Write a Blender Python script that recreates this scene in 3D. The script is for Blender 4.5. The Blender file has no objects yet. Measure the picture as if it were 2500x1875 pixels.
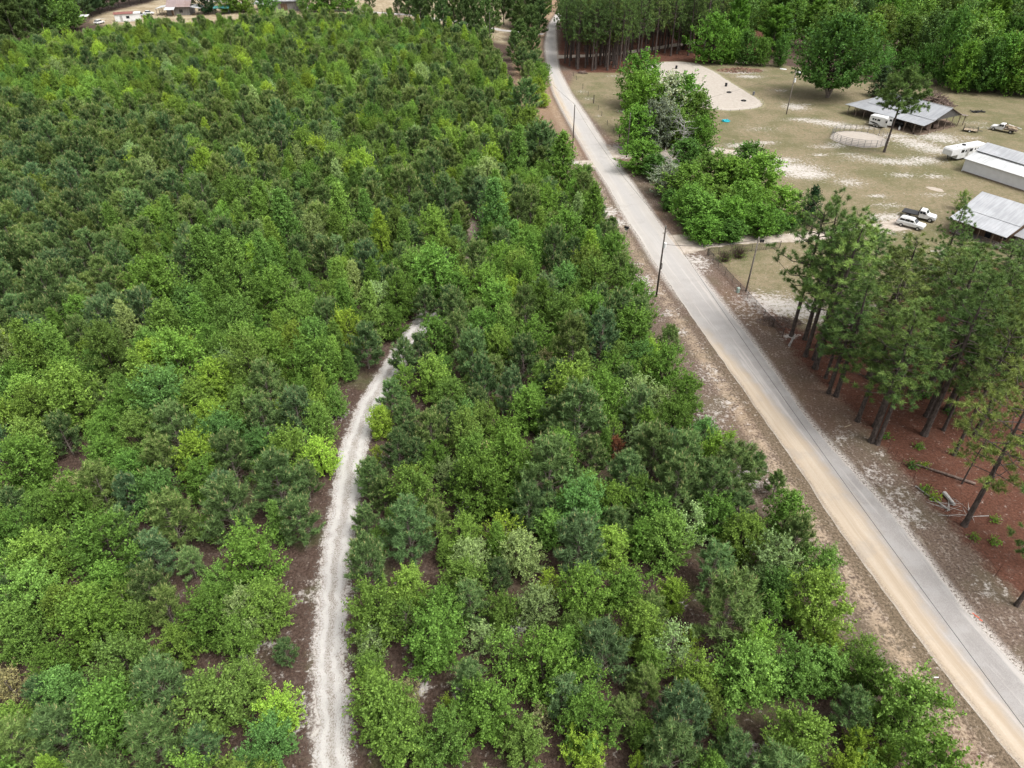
import bpy, math, random
import numpy as np
from mathutils import Vector, Matrix

R = math.radians
random.seed(7)
rs = np.random.RandomState(11)
SC = bpy.context.scene
COL = SC.collection

# ------------------------------------------------------------------ camera
F, PIT, H = 1700.0, R(36.3), 52.0          # focal length in pixels of a 2500 px wide frame, pitch, height
cp, sp = math.cos(PIT), math.sin(PIT)

def G(px, py, z=0.0):
    """where the ray through a photo pixel meets the plane at height z"""
    a = (px - 1250) / F; b = (937.5 - py) / F
    d = (a, cp + b * sp, -sp + b * cp); t = (z - H) / d[2]
    return (d[0] * t, d[1] * t)

def PX(x, y, z=0.0):
    dep = y * cp + (H - z) * sp
    up = y * sp - (H - z) * cp
    return 1250 + F * x / dep, 937.5 - F * up / dep, dep

def Z(k, x, y):
    ox, oy = {1: (0, 0), 2: (625, 0), 3: (1250, 0), 4: (1875, 0), 5: (1875, 470), 6: (1250, 470), 7: (1875, 940),
              8: (1875, 1405), 'D': (0, 1405), 'E': (625, 1405), 'F': (1250, 1405), 'H': (1250, 940), 'I': (0, 940),
              'J': (625, 940), 'K': (0, 470), 'L': (625, 470)}[k]
    return ox + x * .2833, oy + y * .2833

def GZ(k, x, y, z=0.0):
    return G(*Z(k, x, y), z)

cam = bpy.data.cameras.new('camera')
co = bpy.data.objects.new('camera', cam); COL.objects.link(co)
co.location = (0, 0, H); co.rotation_euler = (R(90) - PIT, 0, 0)
cam.sensor_width = 36; cam.lens = 36 * F / 2500; cam.clip_end = 8000; cam.clip_start = .5
SC.camera = co
SC.render.resolution_x = 1024; SC.render.resolution_y = 768

# ------------------------------------------------------------------ world and light (bright overcast)
SUN_EL, SUN_AZ = R(60), R(128)      # azimuth measured from +Y (away from camera) towards +X
w = bpy.data.worlds.new('World'); SC.world = w; w.use_nodes = True
nt = w.node_tree; nt.nodes.clear()
sky = nt.nodes.new('ShaderNodeTexSky'); sky.sky_type = 'NISHITA'; sky.sun_disc = False
sky.sun_elevation = SUN_EL; sky.sun_rotation = SUN_AZ
sky.air_density = 1.0; sky.dust_density = 6.0; sky.ozone_density = 1.0
hs = nt.nodes.new('ShaderNodeHueSaturation'); hs.inputs['Saturation'].default_value = .12
bg = nt.nodes.new('ShaderNodeBackground'); bg.inputs['Strength'].default_value = .148
ow = nt.nodes.new('ShaderNodeOutputWorld')
nt.links.new(sky.outputs[0], hs.inputs['Color']); nt.links.new(hs.outputs[0], bg.inputs[0]); nt.links.new(bg.outputs[0], ow.inputs[0])
sl = bpy.data.lights.new('sun', 'SUN'); sl.energy = 1.3; sl.angle = R(24); sl.color = (1, .965, .91)
so = bpy.data.objects.new('sun', sl); COL.objects.link(so)
so.rotation_euler = (R(90) - SUN_EL, 0, -SUN_AZ + math.pi)
so.location = (60, 60, 120)
SC.view_settings.view_transform = 'Standard'; SC.view_settings.look = 'None'
SC.view_settings.exposure = EXPOSURE = 0.9; SC.view_settings.gamma = 1
SC.cycles.max_bounces = 6; SC.cycles.diffuse_bounces = 3; SC.cycles.transmission_bounces = 3
SC.cycles.sample_clamp_indirect = 4

# ------------------------------------------------------------------ node helper
class NT:
    def __init__(s, name):
        s.m = bpy.data.materials.new(name); s.m.use_nodes = True
        s.t = s.m.node_tree; s.t.nodes.clear()
        s.out = s.t.nodes.new('ShaderNodeOutputMaterial')
    def _in(s, sock, v):
        if isinstance(v, bpy.types.NodeSocket): s.t.links.new(v, sock)
        elif isinstance(v, (tuple, list)):
            sock.default_value = (*v, 1) if len(v) == 3 and sock.type == 'RGBA' else v
        else: sock.default_value = v
    def node(s, typ, out=0, props=None, **ins):
        n = s.t.nodes.new(typ)
        for k, v in (props or {}).items(): setattr(n, k, v)
        for k, v in ins.items(): s._in(n.inputs[int(k[1:]) if k[0] == 'i' and k[1:].isdigit() else k.replace('_', ' ')], v)
        return n.outputs[out]
    def math(s, op, a, b=0.0, clamp=False):
        return s.node('ShaderNodeMath', props={'operation': op, 'use_clamp': clamp}, i0=a, i1=b)
    def add(s, a, b): return s.math('ADD', a, b)
    def sub(s, a, b): return s.math('SUBTRACT', a, b)
    def mul(s, a, b): return s.math('MULTIPLY', a, b)
    def mx(s, a, b): return s.math('MAXIMUM', a, b)
    def ss(s, v, lo, hi, a=0.0, b=1.0):
        return s.node('ShaderNodeMapRange', props={'interpolation_type': 'SMOOTHSTEP'}, Value=v, From_Min=lo, From_Max=hi, To_Min=a, To_Max=b)
    def mix(s, f, a, b, mode='MIX'):
        n = s.t.nodes.new('ShaderNodeMix'); n.data_type = 'RGBA'; n.blend_type = mode
        s._in(n.inputs[0], f); s._in(n.inputs[6], a); s._in(n.inputs[7], b)
        return n.outputs[2]
    def noise(s, vec, scale, detail=3.0, rough=.55):
        return s.node('ShaderNodeTexNoise', Vector=vec, Scale=scale, Detail=detail, Roughness=rough)
    def attr(s, name, out=2, typ='GEOMETRY'):
        return s.node('ShaderNodeAttribute', out=out, props={'attribute_name': name, 'attribute_type': typ})
    def pos(s): return s.node('ShaderNodeNewGeometry', out=0)
    def scale(s, v, sx, sy, sz):
        return s.node('ShaderNodeMapping', Vector=v, Scale=(sx, sy, sz))
    def objco(s): return s.node('ShaderNodeTexCoord', out=3)
    def bump(s, h, strength, dist):
        return s.node('ShaderNodeBump', Strength=strength, Distance=dist, Height=h)
    def bsdf(s, color, rough=.9, spec=.2, metal=0.0, normal=None):
        n = s.t.nodes.new('ShaderNodeBsdfPrincipled')
        s._in(n.inputs['Base Color'], s.mix(1.0, color, (.78, .78, .78), 'MULTIPLY')); s._in(n.inputs['Roughness'], rough)
        s._in(n.inputs['Specular IOR Level'], spec); s._in(n.inputs['Metallic'], metal)
        if normal is not None: s._in(n.inputs['Normal'], normal)
        s.t.links.new(n.outputs[0], s.out.inputs[0])
        return s.m

def simple(name, col, rough=.7, var=.25, scale=3.0, spec=.25, metal=0.0, stretch=(1, 1, 1)):
    """weathered plain surface: two noises vary the colour a little"""
    k = NT(name); p = k.scale(k.objco(), *stretch)
    a = k.noise(p, scale, 4.0); b = k.noise(p, scale * 6, 2.0)
    f = k.add(k.mul(a, .65), k.mul(b, .35))
    lo = tuple(c * (1 - var * 1.6) for c in col); hi = tuple(min(.9, c * (1 + var)) for c in col)
    return k.bsdf(k.mix(k.ss(f, .3, .7), lo, hi), rough, spec, metal)

# ------------------------------------------------------------------ objects
def tag(o, label=None, cat=None, group=None, kind=None):
    if label: o['label'] = label
    if cat: o['category'] = cat
    if group: o['group'] = group
    if kind: o['kind'] = kind
    return o

def thing(name, label, cat, loc=(0, 0, 0), rotz=0.0, group=None):
    o = bpy.data.objects.new(name, None); COL.objects.link(o)
    o.empty_display_size = .3
    o.location = (loc[0], loc[1], loc[2] if len(loc) > 2 else 0); o.rotation_euler = (0, 0, rotz)
    return tag(o, label, cat, group)

def link(name, me, parent=None):
    o = bpy.data.objects.new(name, me); COL.objects.link(o)
    if parent is not None: o.parent = parent
    return o

class MB:
    """collects simple shapes and links them as one mesh object"""
    def __init__(s): s.v = []; s.f = []
    def poly(s, pts):
        n = len(s.v); s.v += [tuple(p) for p in pts]; s.f.append(tuple(range(n, n + len(pts)))); return s
    def hexa(s, b, t):
        n = len(s.v); s.v += [tuple(p) for p in b] + [tuple(p) for p in t]
        s.f += [(n + 3, n + 2, n + 1, n), (n + 4, n + 5, n + 6, n + 7)]
        for i in range(4):
            j = (i + 1) % 4; s.f.append((n + i, n + j, n + 4 + j, n + 4 + i))
        return s
    def box(s, x0, x1, y0, y1, z0, z1, tx=0.0, ty=0.0):
        return s.hexa([(x0, y0, z0), (x1, y0, z0), (x1, y1, z0), (x0, y1, z0)],
                      [(x0 + tx, y0 + ty, z1), (x1 - tx, y0 + ty, z1), (x1 - tx, y1 - ty, z1), (x0 + tx, y1 - ty, z1)])
    def slab(s, a, b, c, d, th=.07):
        return s.hexa([(p[0], p[1], p[2] - th) for p in (a, b, c, d)], [a, b, c, d])
    def prism(s, prof, y0, y1, ins=0.0):
        """profile in x,z swept along y"""
        n = len(s.v); k = len(prof)
        s.v += [(x, y0, z) for x, z in prof] + [(x, y1, z) for x, z in prof]
        s.f.append(tuple(range(n, n + k))); s.f.append(tuple(range(n + 2 * k - 1, n + k - 1, -1)))
        for i in range(k):
            j = (i + 1) % k; s.f.append((n + j, n + i, n + k + i, n + k + j))
        return s
    def tube(s, pts, rad, n=6, caps=True):
        pts = [Vector(p) for p in pts]
        if not isinstance(rad, (list, tuple)): rad = [rad] * len(pts)
        base = len(s.v); ref = None
        for i, p in enumerate(pts):
            d = (pts[min(i + 1, len(pts) - 1)] - pts[max(i - 1, 0)])
            d = d.normalized() if d.length > 1e-6 else Vector((0, 0, 1))
            u = d.cross(Vector((0, 0, 1)) if abs(d.z) < .9 else Vector((1, 0, 0))).normalized()
            if ref is not None and u.dot(ref) < 0 and abs(u.dot(ref)) > .5: u = -u
            ref = u; vv = d.cross(u)
            for k in range(n):
                a = 2 * math.pi * k / n
                s.v.append(tuple(p + (u * math.cos(a) + vv * math.sin(a)) * rad[i]))
        for i in range(len(pts) - 1):
            for k in range(n):
                a = base + i * n + k; b = base + i * n + (k + 1) % n
                s.f.append((a, b, b + n, a + n))
        if caps:
            s.f.append(tuple(range(base + n - 1, base - 1, -1)))
            e = base + (len(pts) - 1) * n; s.f.append(tuple(range(e, e + n)))
        return s
    def lathe(s, prof, c=(0, 0, 0), n=14):
        base = len(s.v)
        for r, z in prof:
            for k in range(n):
                a = 2 * math.pi * k / n; s.v.append((c[0] + r * math.cos(a), c[1] + r * math.sin(a), c[2] + z))
        for i in range(len(prof) - 1):
            for k in range(n):
                a = base + i * n + k; b = base + i * n + (k + 1) % n
                s.f.append((a, b, b + n, a + n))
        s.f.append(tuple(range(base + n - 1, base - 1, -1)))
        e = base + (len(prof) - 1) * n; s.f.append(tuple(range(e, e + n)))
        return s
    def wheel(s, x, y, z, r, w, n=18):
        """tyre lying on the y axis with a rounded shoulder"""
        b = len(s.v); prof = [(r * .55, -w / 2), (r * .93, -w / 2), (r, -w * .3), (r, w * .3), (r * .93, w / 2), (r * .55, w / 2)]
        for rr, yy in prof:
            for k in range(n):
                a = 2 * math.pi * k / n; s.v.append((x + rr * math.cos(a), y + yy, z + rr * math.sin(a)))
        for i in range(len(prof) - 1):
            for k in range(n):
                a0 = b + i * n + k; b0 = b + i * n + (k + 1) % n
                s.f.append((a0, a0 + n, b0 + n, b0))
        s.f.append(tuple(range(b, b + n))); e = b + (len(prof) - 1) * n; s.f.append(tuple(range(e + n - 1, e - 1, -1)))
        return s
    def mesh(s, name, mat, smooth=False):
        me = bpy.data.meshes.new(name); me.from_pydata(s.v, [], s.f); me.materials.append(mat)
        if smooth: me.polygons.foreach_set('use_smooth', [True] * len(me.polygons))
        me.update(); return me
    def build(s, name, mat, parent=None, smooth=False, bevel=0.0):
        me = s.mesh(name, mat, smooth)
        o = link(name, me, parent)
        if bevel:
            b = o.modifiers.new('bevel', 'BEVEL'); b.width = bevel; b.segments = 2; b.limit_method = 'ANGLE'
        return o
# ------------------------------------------------------------------ layout lines (photo pixels turned into ground points)
RKEY = [  # photo y, left and right road edge, share of the road under tan sand on its left
    (62, 1340, 1355, .0), (113, 1331, 1357, .0), (170, 1337, 1363, .1), (227, 1353, 1392, .25), (283, 1382, 1431, .22), (340, 1414, 1468, .12),
    (397, 1447, 1505, .1), (453, 1485, 1547, .03), (527, 1525, 1596, .0), (583, 1564, 1636, .0), (640, 1598, 1684, .0),
    (697, 1638, 1729, .0), (753, 1674, 1773, .0), (810, 1715, 1819, .12), (867, 1754, 1862, .26), (923, 1794, 1902, .42),
    (1039, 1875, 1980, .66), (1138, 1946, 2073, .64), (1223, 2000, 2144, .64), (1308, 2056, 2229, .6),
    (1393, 2121, 2280, .55), (1518, 2210, 2382, .47), (1632, 2294, 2481, .43), (1745, 2385, 2590, .42), (1858, 2478, 2700, .42)]
rk = []
for y, l, r, t in RKEY:
    a = G(l, y); b = G(r, y); rk.append((a[0], a[1], b[0], b[1], t))
rk.sort(key=lambda k: k[1])
dx = (rk[0][0] - rk[3][0]) / (rk[0][1] - rk[3][1])
rk = [(rk[0][0] - dx * (rk[0][1] + 30), -30, rk[0][2] - dx * (rk[0][1] + 30), -30, .42)] + rk
rk += [(21, 360, 24.5, 360, 0), (34, 410, 38, 410, 0), (60, 480, 64, 480, 0)]
rk = np.array(rk)
yy = np.arange(-30, 480, .5)
def sm(a, n):
    k = np.ones(n) / n; return np.convolve(np.pad(a, (n // 2, n - 1 - n // 2), 'edge'), k, 'valid')
RL = np.stack([sm(np.interp(yy, rk[:, 1], rk[:, 0]), 17), yy], 1)
RR = np.stack([sm(np.interp(yy, rk[:, 1], rk[:, 2]), 17), yy], 1)
RT = np.interp(yy, rk[:, 1], rk[:, 4]) * .86
RC = (RL + RR) / 2

TKEY = [(1990, 768, 852), (1858, 769, 852), (1745, 772, 842), (1575, 769, 837), (1405, 783, 849), (1337, 789, 857), (1280, 801, 869), (1223, 808, 880),
        (1167, 817, 888), (1110, 828, 893), (1053, 847, 905), (997, 869, 928), (937, 903, 966), (895, 931, 985), (838, 970, 1027),
        (796, 999, 1050), (760, 1035, 1080)]
tk = []
for y, l, r in TKEY:
    a = G(l, y); b = G(r, y); tk.append((a[0], b[0], a[1]))
tk.sort(key=lambda k: k[2]); tk = np.array(tk)
ty = np.arange(16, tk[-1, 2], .3)
TL = np.stack([sm(np.interp(ty, tk[:, 2], tk[:, 0]), 15), ty], 1); TR = np.stack([sm(np.interp(ty, tk[:, 2], tk[:, 1]), 15), ty], 1)
TC = (TL + TR) / 2
PATH = np.array([tuple(TC[-1]), G(1090, 735), G(1135, 690), G(1150, 640), G(1163, 597), G(1150, 545), G(1095, 480), G(1020, 410), G(960, 350), G(915, 300), G(885, 255), G(860, 215)])

def seg_dist(P, L):
    """distance from points P(n,2) to polyline L(k,2), side sign (right of travel is +), nearest index"""
    best = np.full(len(P), 1e9); side = np.zeros(len(P)); idx = np.zeros(len(P), int)
    for i in range(len(L) - 1):
        a, b = L[i], L[i + 1]; d = b - a; q = P - a
        t = np.clip((q @ d) / max(d @ d, 1e-9), 0, 1); r = q - t[:, None] * d
        dd = np.hypot(r[:, 0], r[:, 1]); m = dd < best
        best[m] = dd[m]; side[m] = np.sign(d[1] * q[m, 0] - d[0] * q[m, 1]); idx[m] = i
    return best, side, idx

def poly_sd(P, poly):
    """signed distance, negative inside"""
    L = np.array(list(poly) + [poly[0]]); d, _, _ = seg_dist(P, L)
    ins = np.zeros(len(P), bool); n = len(poly)
    for i in range(n):
        x0, y0 = poly[i]; x1, y1 = poly[(i + 1) % n]
        c = ((y0 > P[:, 1]) != (y1 > P[:, 1]))
        with np.errstate(divide='ignore', invalid='ignore'):
            xi = (x1 - x0) * (P[:, 1] - y0) / ((y1 - y0) if y1 != y0 else 1e-9) + x0
        ins ^= c & (P[:, 0] < xi)
    return np.where(ins, -d, d)

LAWN = [G(*p) for p in [(1390, 215), (1405, 180), (1600, 150), (1715, 140), (1860, 152), (2120, 190), (2300, 205), (2500, 232), (2700, 260), (2700, 700),
                        (2420, 640), (2300, 640), (2120, 760), (1960, 805), (1875, 745), (1760, 640), (1700, 575), (1640, 525), (1590, 440), (1530, 370), (1440, 280)]]
STRAW = [[G(*p) for p in [(1868, 762), (1903, 802), (1955, 885), (2060, 975), (2140, 1075), (2200, 1140), (2310, 1262), (2430, 1400), (2520, 1480), (2700, 1600),
                          (3000, 1500), (2900, 700), (2480, 640), (2300, 660), (2120, 770), (1960, 815)]],
         [G(*p) for p in [(1362, 155), (1412, 176), (1520, 178), (1570, 160), (1730, 150), (1900, 130), (1900, 60), (1372, 60)]]]
FIELD = [G(*p) for p in [(205, 52), (240, 34), (368, 6), (420, -40), (900, -60), (1240, -40), (1240, 110), (1100, 75), (700, 40), (300, 70)]]
ARENA = [GZ(3, *p) for p in [(1140, 580), (1190, 552), (1300, 535), (1450, 530), (1600, 550), (1680, 585), (1750, 622), (1900, 720), (2050, 810), (2130, 860),
                             (2160, 900), (2140, 925), (2050, 940), (1880, 955), (1750, 945), (1600, 918), (1480, 875), (1350, 800), (1250, 700), (1160, 620)]]
# white sand showing through: photo point, radii in metres, strength
SAND = []
for k, x, y, rx, ry, s in [
    (4, 230, 920, 3, 3.2, 1.1), (4, 330, 900, 1.5, 1, .8), (4, 300, 1030, 4, 1.6, .9), (4, 420, 1045, 4, 1.7, 1), (4, 540, 1065, 4, 1.8, 1.1), (4, 660, 1090, 4, 1.8, 1), (4, 740, 1095, 3, 1.5, 1),
    (4, 1090, 1170, 4, 1.8, 1), (4, 1200, 1210, 4, 2, 1), (4, 1310, 1250, 4, 3, 1.1), (4, 1430, 1290, 4, 3, 1), (4, 1450, 1180, 5, 3.5, 1), (4, 1540, 1210, 4, 2.5, .9),
    (4, 1340, 1380, 4, 2.5, 1), (4, 1200, 1400, 4, 2, 1), (4, 1050, 1390, 4, 2, 1), (4, 900, 1375, 4, 1.5, .8), (4, 780, 1350, 3, 1.2, .8), (4, 680, 1325, 3, .8, .8), (4, 500, 1265, 4, 1.3, .8), (4, 590, 1250, 2, 2, .9),
    (4, 450, 1335, 1.6, .9, 1.1), (4, 80, 1380, 5, 2, 1.1), (4, 200, 1450, 6, 3.2, 1.2), (4, 330, 1500, 5, 2.8, 1.2), (4, 700, 1570, 3, 2.5, .8), (4, 1160, 1510, 2.5, 1.4, .9), (4, 1440, 1520, 2.5, 1.5, .8),
    (4, 790, 1200, 4.5, 2, .8), (4, 790, 1380, 5, 1, .5), (4, 110, 780, 2.5, 1.4, .7), (4, 860, 1100, 3, 1.2, .8), (4, 1130, 1110, 3, 1.4, .5), (4, 1800, 1060, 4, 1.5, .5), (4, 1900, 1100, 4, 1.5, .5), (4, 1740, 1190, 3, 1.5, .6),
    (3, 2000, 1255, 4, 1.8, 1.1), (3, 2170, 1230, 3, 1.2, 1), (3, 1760, 1285, 3, 1, 1), (3, 1900, 1310, 4, 1.3, 1), (3, 2050, 1335, 4.5, 1.6, 1), (3, 2180, 1375, 4, 1.8, 1), (3, 960, 955, 1.4, 1.5, .9), (3, 740, 1000, .8, .6, .9),
    (3, 600, 790, 1.5, 1.6, .6), (3, 660, 850, 1.5, 1.6, .6), (3, 870, 655, 2, .8, .8), (3, 980, 655, 2, .8, .8), (3, 1960, 625, 5, 2, 1), (3, 2040, 660, 4, 2, 1), (3, 2110, 605, 2.5, 1.3, .9), (3, 1990, 540, 2.5, 1, .8), (3, 2130, 1110, 4, 2, .5),
    (5, 940, 30, 2, .9, 1), (5, 1040, 110, 3, 1.2, .7), (5, 1060, 215, 4, 2, 1), (5, 960, 225, 2.5, 1.3, .9), (5, 1600, 520, 3, 1.5, 1), (5, 1560, 700, 3, 3, .7), (5, 1450, 20, 3, 1, .7),
    (5, 60, 960, 4, 3, 1.1), (5, 180, 1000, 4, 3, 1.1), (5, 330, 1020, 4, 3, 1), (5, 480, 1060, 4, 2.5, .9), (5, 640, 1090, 3, 2, .8), (5, 190, 1240, 1, .7, 1.4), (5, 780, 980, 3, 2.5, .8),
    (6, 2130, 930, 3, 2.5, 1), (6, 1600, 590, 1.8, 2.2, 1), (6, 1640, 650, 1.3, 1.6, .8), (6, 1130, 760, 2, 2, .85), (6, 1190, 860, 1.5, 1, .9), (6, 1340, 1040, 1.2, 1, .8), (6, 1450, 1200, 1, 1, .8), (6, 1060, 620, 1, .8, .7), (6, 1700, 1560, 1.5, 2.5, .6),
    (6, 1980, 980, 2, 2, .55), (6, 850, 170, 1.5, 3, 1), (6, 930, 260, 1.6, 2.2, .95), (6, 2050, 1050, 2, 3, .5), (6, 1640, 1320, .6, .6, .6),
    (7, 640, 440, 1.1, 1.2, .8), (7, 880, 760, .8, .9, 1), (7, 980, 820, 1.4, 2.3, .55), (7, 1120, 960, 1.6, 2.2, .55), (7, 1210, 1120, 1.6, 1.5, .85), (7, 1020, 660, .6, .4, 1), (7, 960, 590, .4, .4, 1),
    (8, 1900, 130, 1.5, 1, .6), ('H', 2000, 780, 2, 1.2, .9), ('H', 1700, 280, 2.5, 2, .55), ('H', 1800, 180, 2.5, 2, .5), ('H', 2100, 850, 1.5, 1, .8),
    ('E', 440, 150, .7, .8, 1), ('E', 100, 610, 1.4, .5, .9), ('E', 130, 870, .5, .5, .8), ('E', 390, 1120, .7, .8, .9), ('E', 220, 1080, .6, .4, .8), ('E', 430, 1330, .8, .8, .7),
    ('E', 1440, 960, .5, 1, 1), ('E', 1730, 1030, .5, 1.2, .9), ('E', 1500, 1460, .5, .5, .9), ('E', 1400, 800, .4, .4, .8), ('F', 1640, 780, .9, .4, 1), ('F', 1500, 700, 1.4, .8, .6), ('F', 2100, 1560, 1, 1, .8),
    ('F', 1490, 240, .3, .4, .9), ('J', 1100, 640, 1.4, 1.2, .6), ('J', 740, 250, 1.2, 1.6, .6), ('L', 1830, 890, .8, 1, .9), ('L', 1590, 1080, .9, 1.5, 1.2), ('L', 2170, 1450, 1, 1, .8), (2, 500, 750, 2, 1.5, 1), (2, 1000, 1000, 1.2, 3, 1), (2, 920, 900, 1, 3, .8),
    (1, 1000, 50, 30, 4, .35), (1, 860, 160, 3, 2, .8), (3, 570, 1400, 4, 1.2, 1.3), (3, 700, 1640, 1.6, 1.6, 1), (3, 960, 1350, 3, 1.6, .9), (3, 930, 1280, 4, 3, 1), (5, 1000, 330, 4, 1.6, .7)]:
    a = GZ(k, x, y); SAND.append((a[0], a[1], rx, ry, s))

# ------------------------------------------------------------------ ground: one sheet of cells, cut along zone borders
gx = np.concatenate([[-4000, -2000, -1000, -600, -400, -340], np.arange(-300, 300.1, 1.0), [330, 400, 600, 1000, 2000, 4000]])
gy = np.concatenate([[-600, -200, -80, -30], np.arange(8, 470.1, 1.0), [490, 540, 650, 900, 1500, 3000, 6000]])
nx, ny = len(gx), len(gy)
XX, YY = np.meshgrid(gx, gy); PTS = np.stack([XX.ravel(), YY.ravel()], 1)
A = {}
def clipd(d, lo=-15, hi=15): return np.clip(d, lo, hi)
d, s_, ix = seg_dist(PTS, RC[::6]); hw = np.hypot(*(RR - RL).T)[::6][ix] / 2
A['dl'] = clipd(np.where(s_ < 0, d - hw, -1)); A['dr'] = clipd(np.where(s_ > 0, d - hw, -1))
A['alongr'] = RC[::6][ix][:, 1]
d, s_, ix = seg_dist(PTS, TC[::6]); A['dt'] = clipd(d - 1.25)
d, s_, ix = seg_dist(PTS, PATH); A['dp'] = clipd(d - 1.0)
A['dlawn'] = clipd(poly_sd(PTS, LAWN)); dfield = poly_sd(PTS, FIELD); A['dfield'] = clipd(dfield)
A['dstraw'] = clipd(np.minimum(poly_sd(PTS, STRAW[0]), poly_sd(PTS, STRAW[1])))
A['darena'] = clipd(poly_sd(PTS, ARENA))
sd = np.zeros(len(PTS))
for x, y, rx, ry, s in SAND:
    sd = np.maximum(sd, s * np.exp(-(((PTS[:, 0] - x) / rx) ** 2 + ((PTS[:, 1] - y) / ry) ** 2) * .7))
A['sand'] = sd

def ground_material():
    k = NT('ground_cover'); p = k.pos()
    n0 = k.noise(p, .035, 3.0); n1 = k.noise(p, .16, 4.0); n2 = k.noise(p, .9, 4.0, .6); n3 = k.noise(p, 4.0, 4.0, .65); n4 = k.noise(p, 13.0, 3.0, .7)
    st = k.noise(k.scale(p, 1, .35, 1), 1.6, 4.0, .65)
    det = k.add(k.mul(n3, .55), k.mul(n4, .45))
    forest = k.mix(k.ss(det, .36, .64), (.040, .025, .020), (.125, .085, .066))
    forest = k.mix(k.ss(n2, .5, .72, 0, .45), forest, (.18, .14, .118))
    forest = k.mix(k.ss(n1, .52, .68, 0, .45), forest, (.10, .125, .045))
    straw = k.mix(k.ss(det, .36, .66), (.068, .030, .021), (.165, .074, .048))
    straw = k.mix(k.ss(n2, .5, .75, 0, .4), straw, (.15, .095, .075))
    lawn = k.mix(k.ss(k.add(k.mul(n1, .6), k.mul(n0, .5)), .44, .64), (.168, .158, .082), (.295, .236, .158))
    lawn = k.mix(k.ss(n2, .42, .66, 0, .6), lawn, (.185, .165, .088))
    lawn = k.mix(k.ss(k.noise(p, .4, 5.0, .65), .52, .66, 0, .6), lawn, (.29, .225, .145))
    lawn = k.mix(k.ss(det, .36, .62, .5, 0), lawn, (.10, .095, .045))
    lawn = k.mix(k.ss(k.noise(p, 1.7, 5.0, .7), .48, .64, 0, .55), lawn, (.115, .112, .052))
    lawn = k.mix(k.ss(k.add(k.mul(n4, .4), k.mul(n3, .6)), .58, .68, 0, .6), lawn, (.42, .37, .30))
    field = k.mix(k.ss(k.add(k.mul(n2, .5), k.mul(n1, .5)), .4, .62), (.27, .21, .13), (.44, .37, .26))
    verge = k.mix(k.ss(det, .36, .64), (.075, .052, .040), (.225, .168, .132))
    verge = k.mix(k.ss(n1, .46, .62, 0, .45), verge, (.13, .11, .068))
    verge = k.mix(k.ss(k.add(k.mul(st, .6), k.mul(n3, .4)), .52, .66, 0, .75), verge, (.36, .31, .265))
    verge = k.mix(k.ss(n0, .5, .62, 0, .35), verge, (.23, .13, .085))
    wob = k.mul(k.sub(n2, .5), 5.0); wob1 = k.mul(k.sub(n3, .5), 1.6)
    col = forest
    dl, dr = k.attr('dl'), k.attr('dr')
    edge = k.mx(dl, dr)
    vmask = k.ss(k.add(edge, wob), 5.5, 8.0, 1, 0)
    farv = k.mul(k.ss(k.attr('alongr'), 140, 220), k.ss(k.add(dl, wob), 9, 13, 1, 0))
    vmask = k.mx(vmask, k.mul(farv, k.ss(dl, -.5, 0)))
    col = k.mix(vmask, col, verge)
    col = k.mix(k.mul(farv, k.ss(dl, .5, 2)), col, k.mix(k.ss(det, .36, .64), (.19, .115, .07), (.37, .26, .17)))
    col = k.mix(k.ss(k.add(k.attr('dlawn'), k.mul(wob, .5)), -1.0, 1.4, 1, 0), col, lawn)
    col = k.mix(k.ss(k.add(k.attr('dstraw'), k.add(k.mul(wob, .6), wob1)), -.8, 1.2, 1, 0), col, straw)
    col = k.mix(k.ss(k.add(k.attr('dfield'), wob), -4, 3, 1, 0), col, field)
    # tan washed-out strip beyond the grassy left shoulder, gravel along both road edges
    strip = k.mul(k.ss(k.add(dl, wob1), .9, 2.0), k.ss(k.add(dl, k.mul(wob, .4)), 2.6, 3.9, 1, 0))
    strip = k.mul(strip, k.ss(k.add(k.mul(n2, .5), k.mul(n3, .5)), .40, .60))
    near = k.ss(k.attr('alongr'), 60, 105, .95, .6)
    grass_strip = k.mul(k.mul(k.ss(k.add(dl, wob1), 1.7, .9), k.ss(dl, -.6, -.1)), k.ss(k.attr('alongr'), 95, 60))  # dark grass strip hugging the near left road edge
    col = k.mix(k.mul(grass_strip, .8), col, k.mix(k.ss(det, .38, .6), (.075, .058, .036), (.23, .175, .12)))
    sandcol = k.mix(n1, (.40, .335, .265), (.43, .31, .20))
    col = k.mix(k.mul(strip, near), col, sandcol)
    white = k.mix(det, (.46, .425, .39), (.64, .60, .56))
    gside = k.ss(k.sub(dr, k.mul(k.ss(k.attr('alongr'), 70, 110), -1.0)), -.6, -.2)
    gr = k.mul(gside, k.mul(k.ss(k.add(edge, k.mul(k.sub(n3, .5), 1.8)), .15, .95, 1, 0), k.ss(edge, -.5, -.05)))
    col = k.mix(k.mul(gr, k.ss(det, .42, .55)), col, k.mix(n4, (.40, .36, .32), (.66, .62, .58)))
    tr = k.ss(k.add(k.attr('dt'), k.mul(k.sub(k.add(k.mul(n2, .35), k.add(k.mul(n3, .4), k.mul(n4, .25))), .5), 6.5)), -.35, .5, 1, 0)
    col = k.mix(tr, col, white)
    pth = k.ss(k.add(k.attr('dp'), k.add(wob1, k.mul(wob, .3))), -.6, .6, 1, 0)
    col = k.mix(k.mul(pth, .85), col, k.mix(k.ss(det, .4, .6), (.21, .135, .105), (.42, .36, .31)))
    ar = k.ss(k.add(k.attr('darena'), wob1), .2, 1.4, 1, 0)
    col = k.mix(k.mul(ar, .7), col, (.30, .28, .17))
    sf = k.ss(k.add(k.attr('sand'), k.mul(k.sub(k.add(k.mul(k.noise(p, 1.5, 5.0, .7), .7), k.mul(n3, .3)), .5), 5.2)), .32, 1.15)
    col = k.mix(k.mul(sf, .9), col, white)
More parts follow.
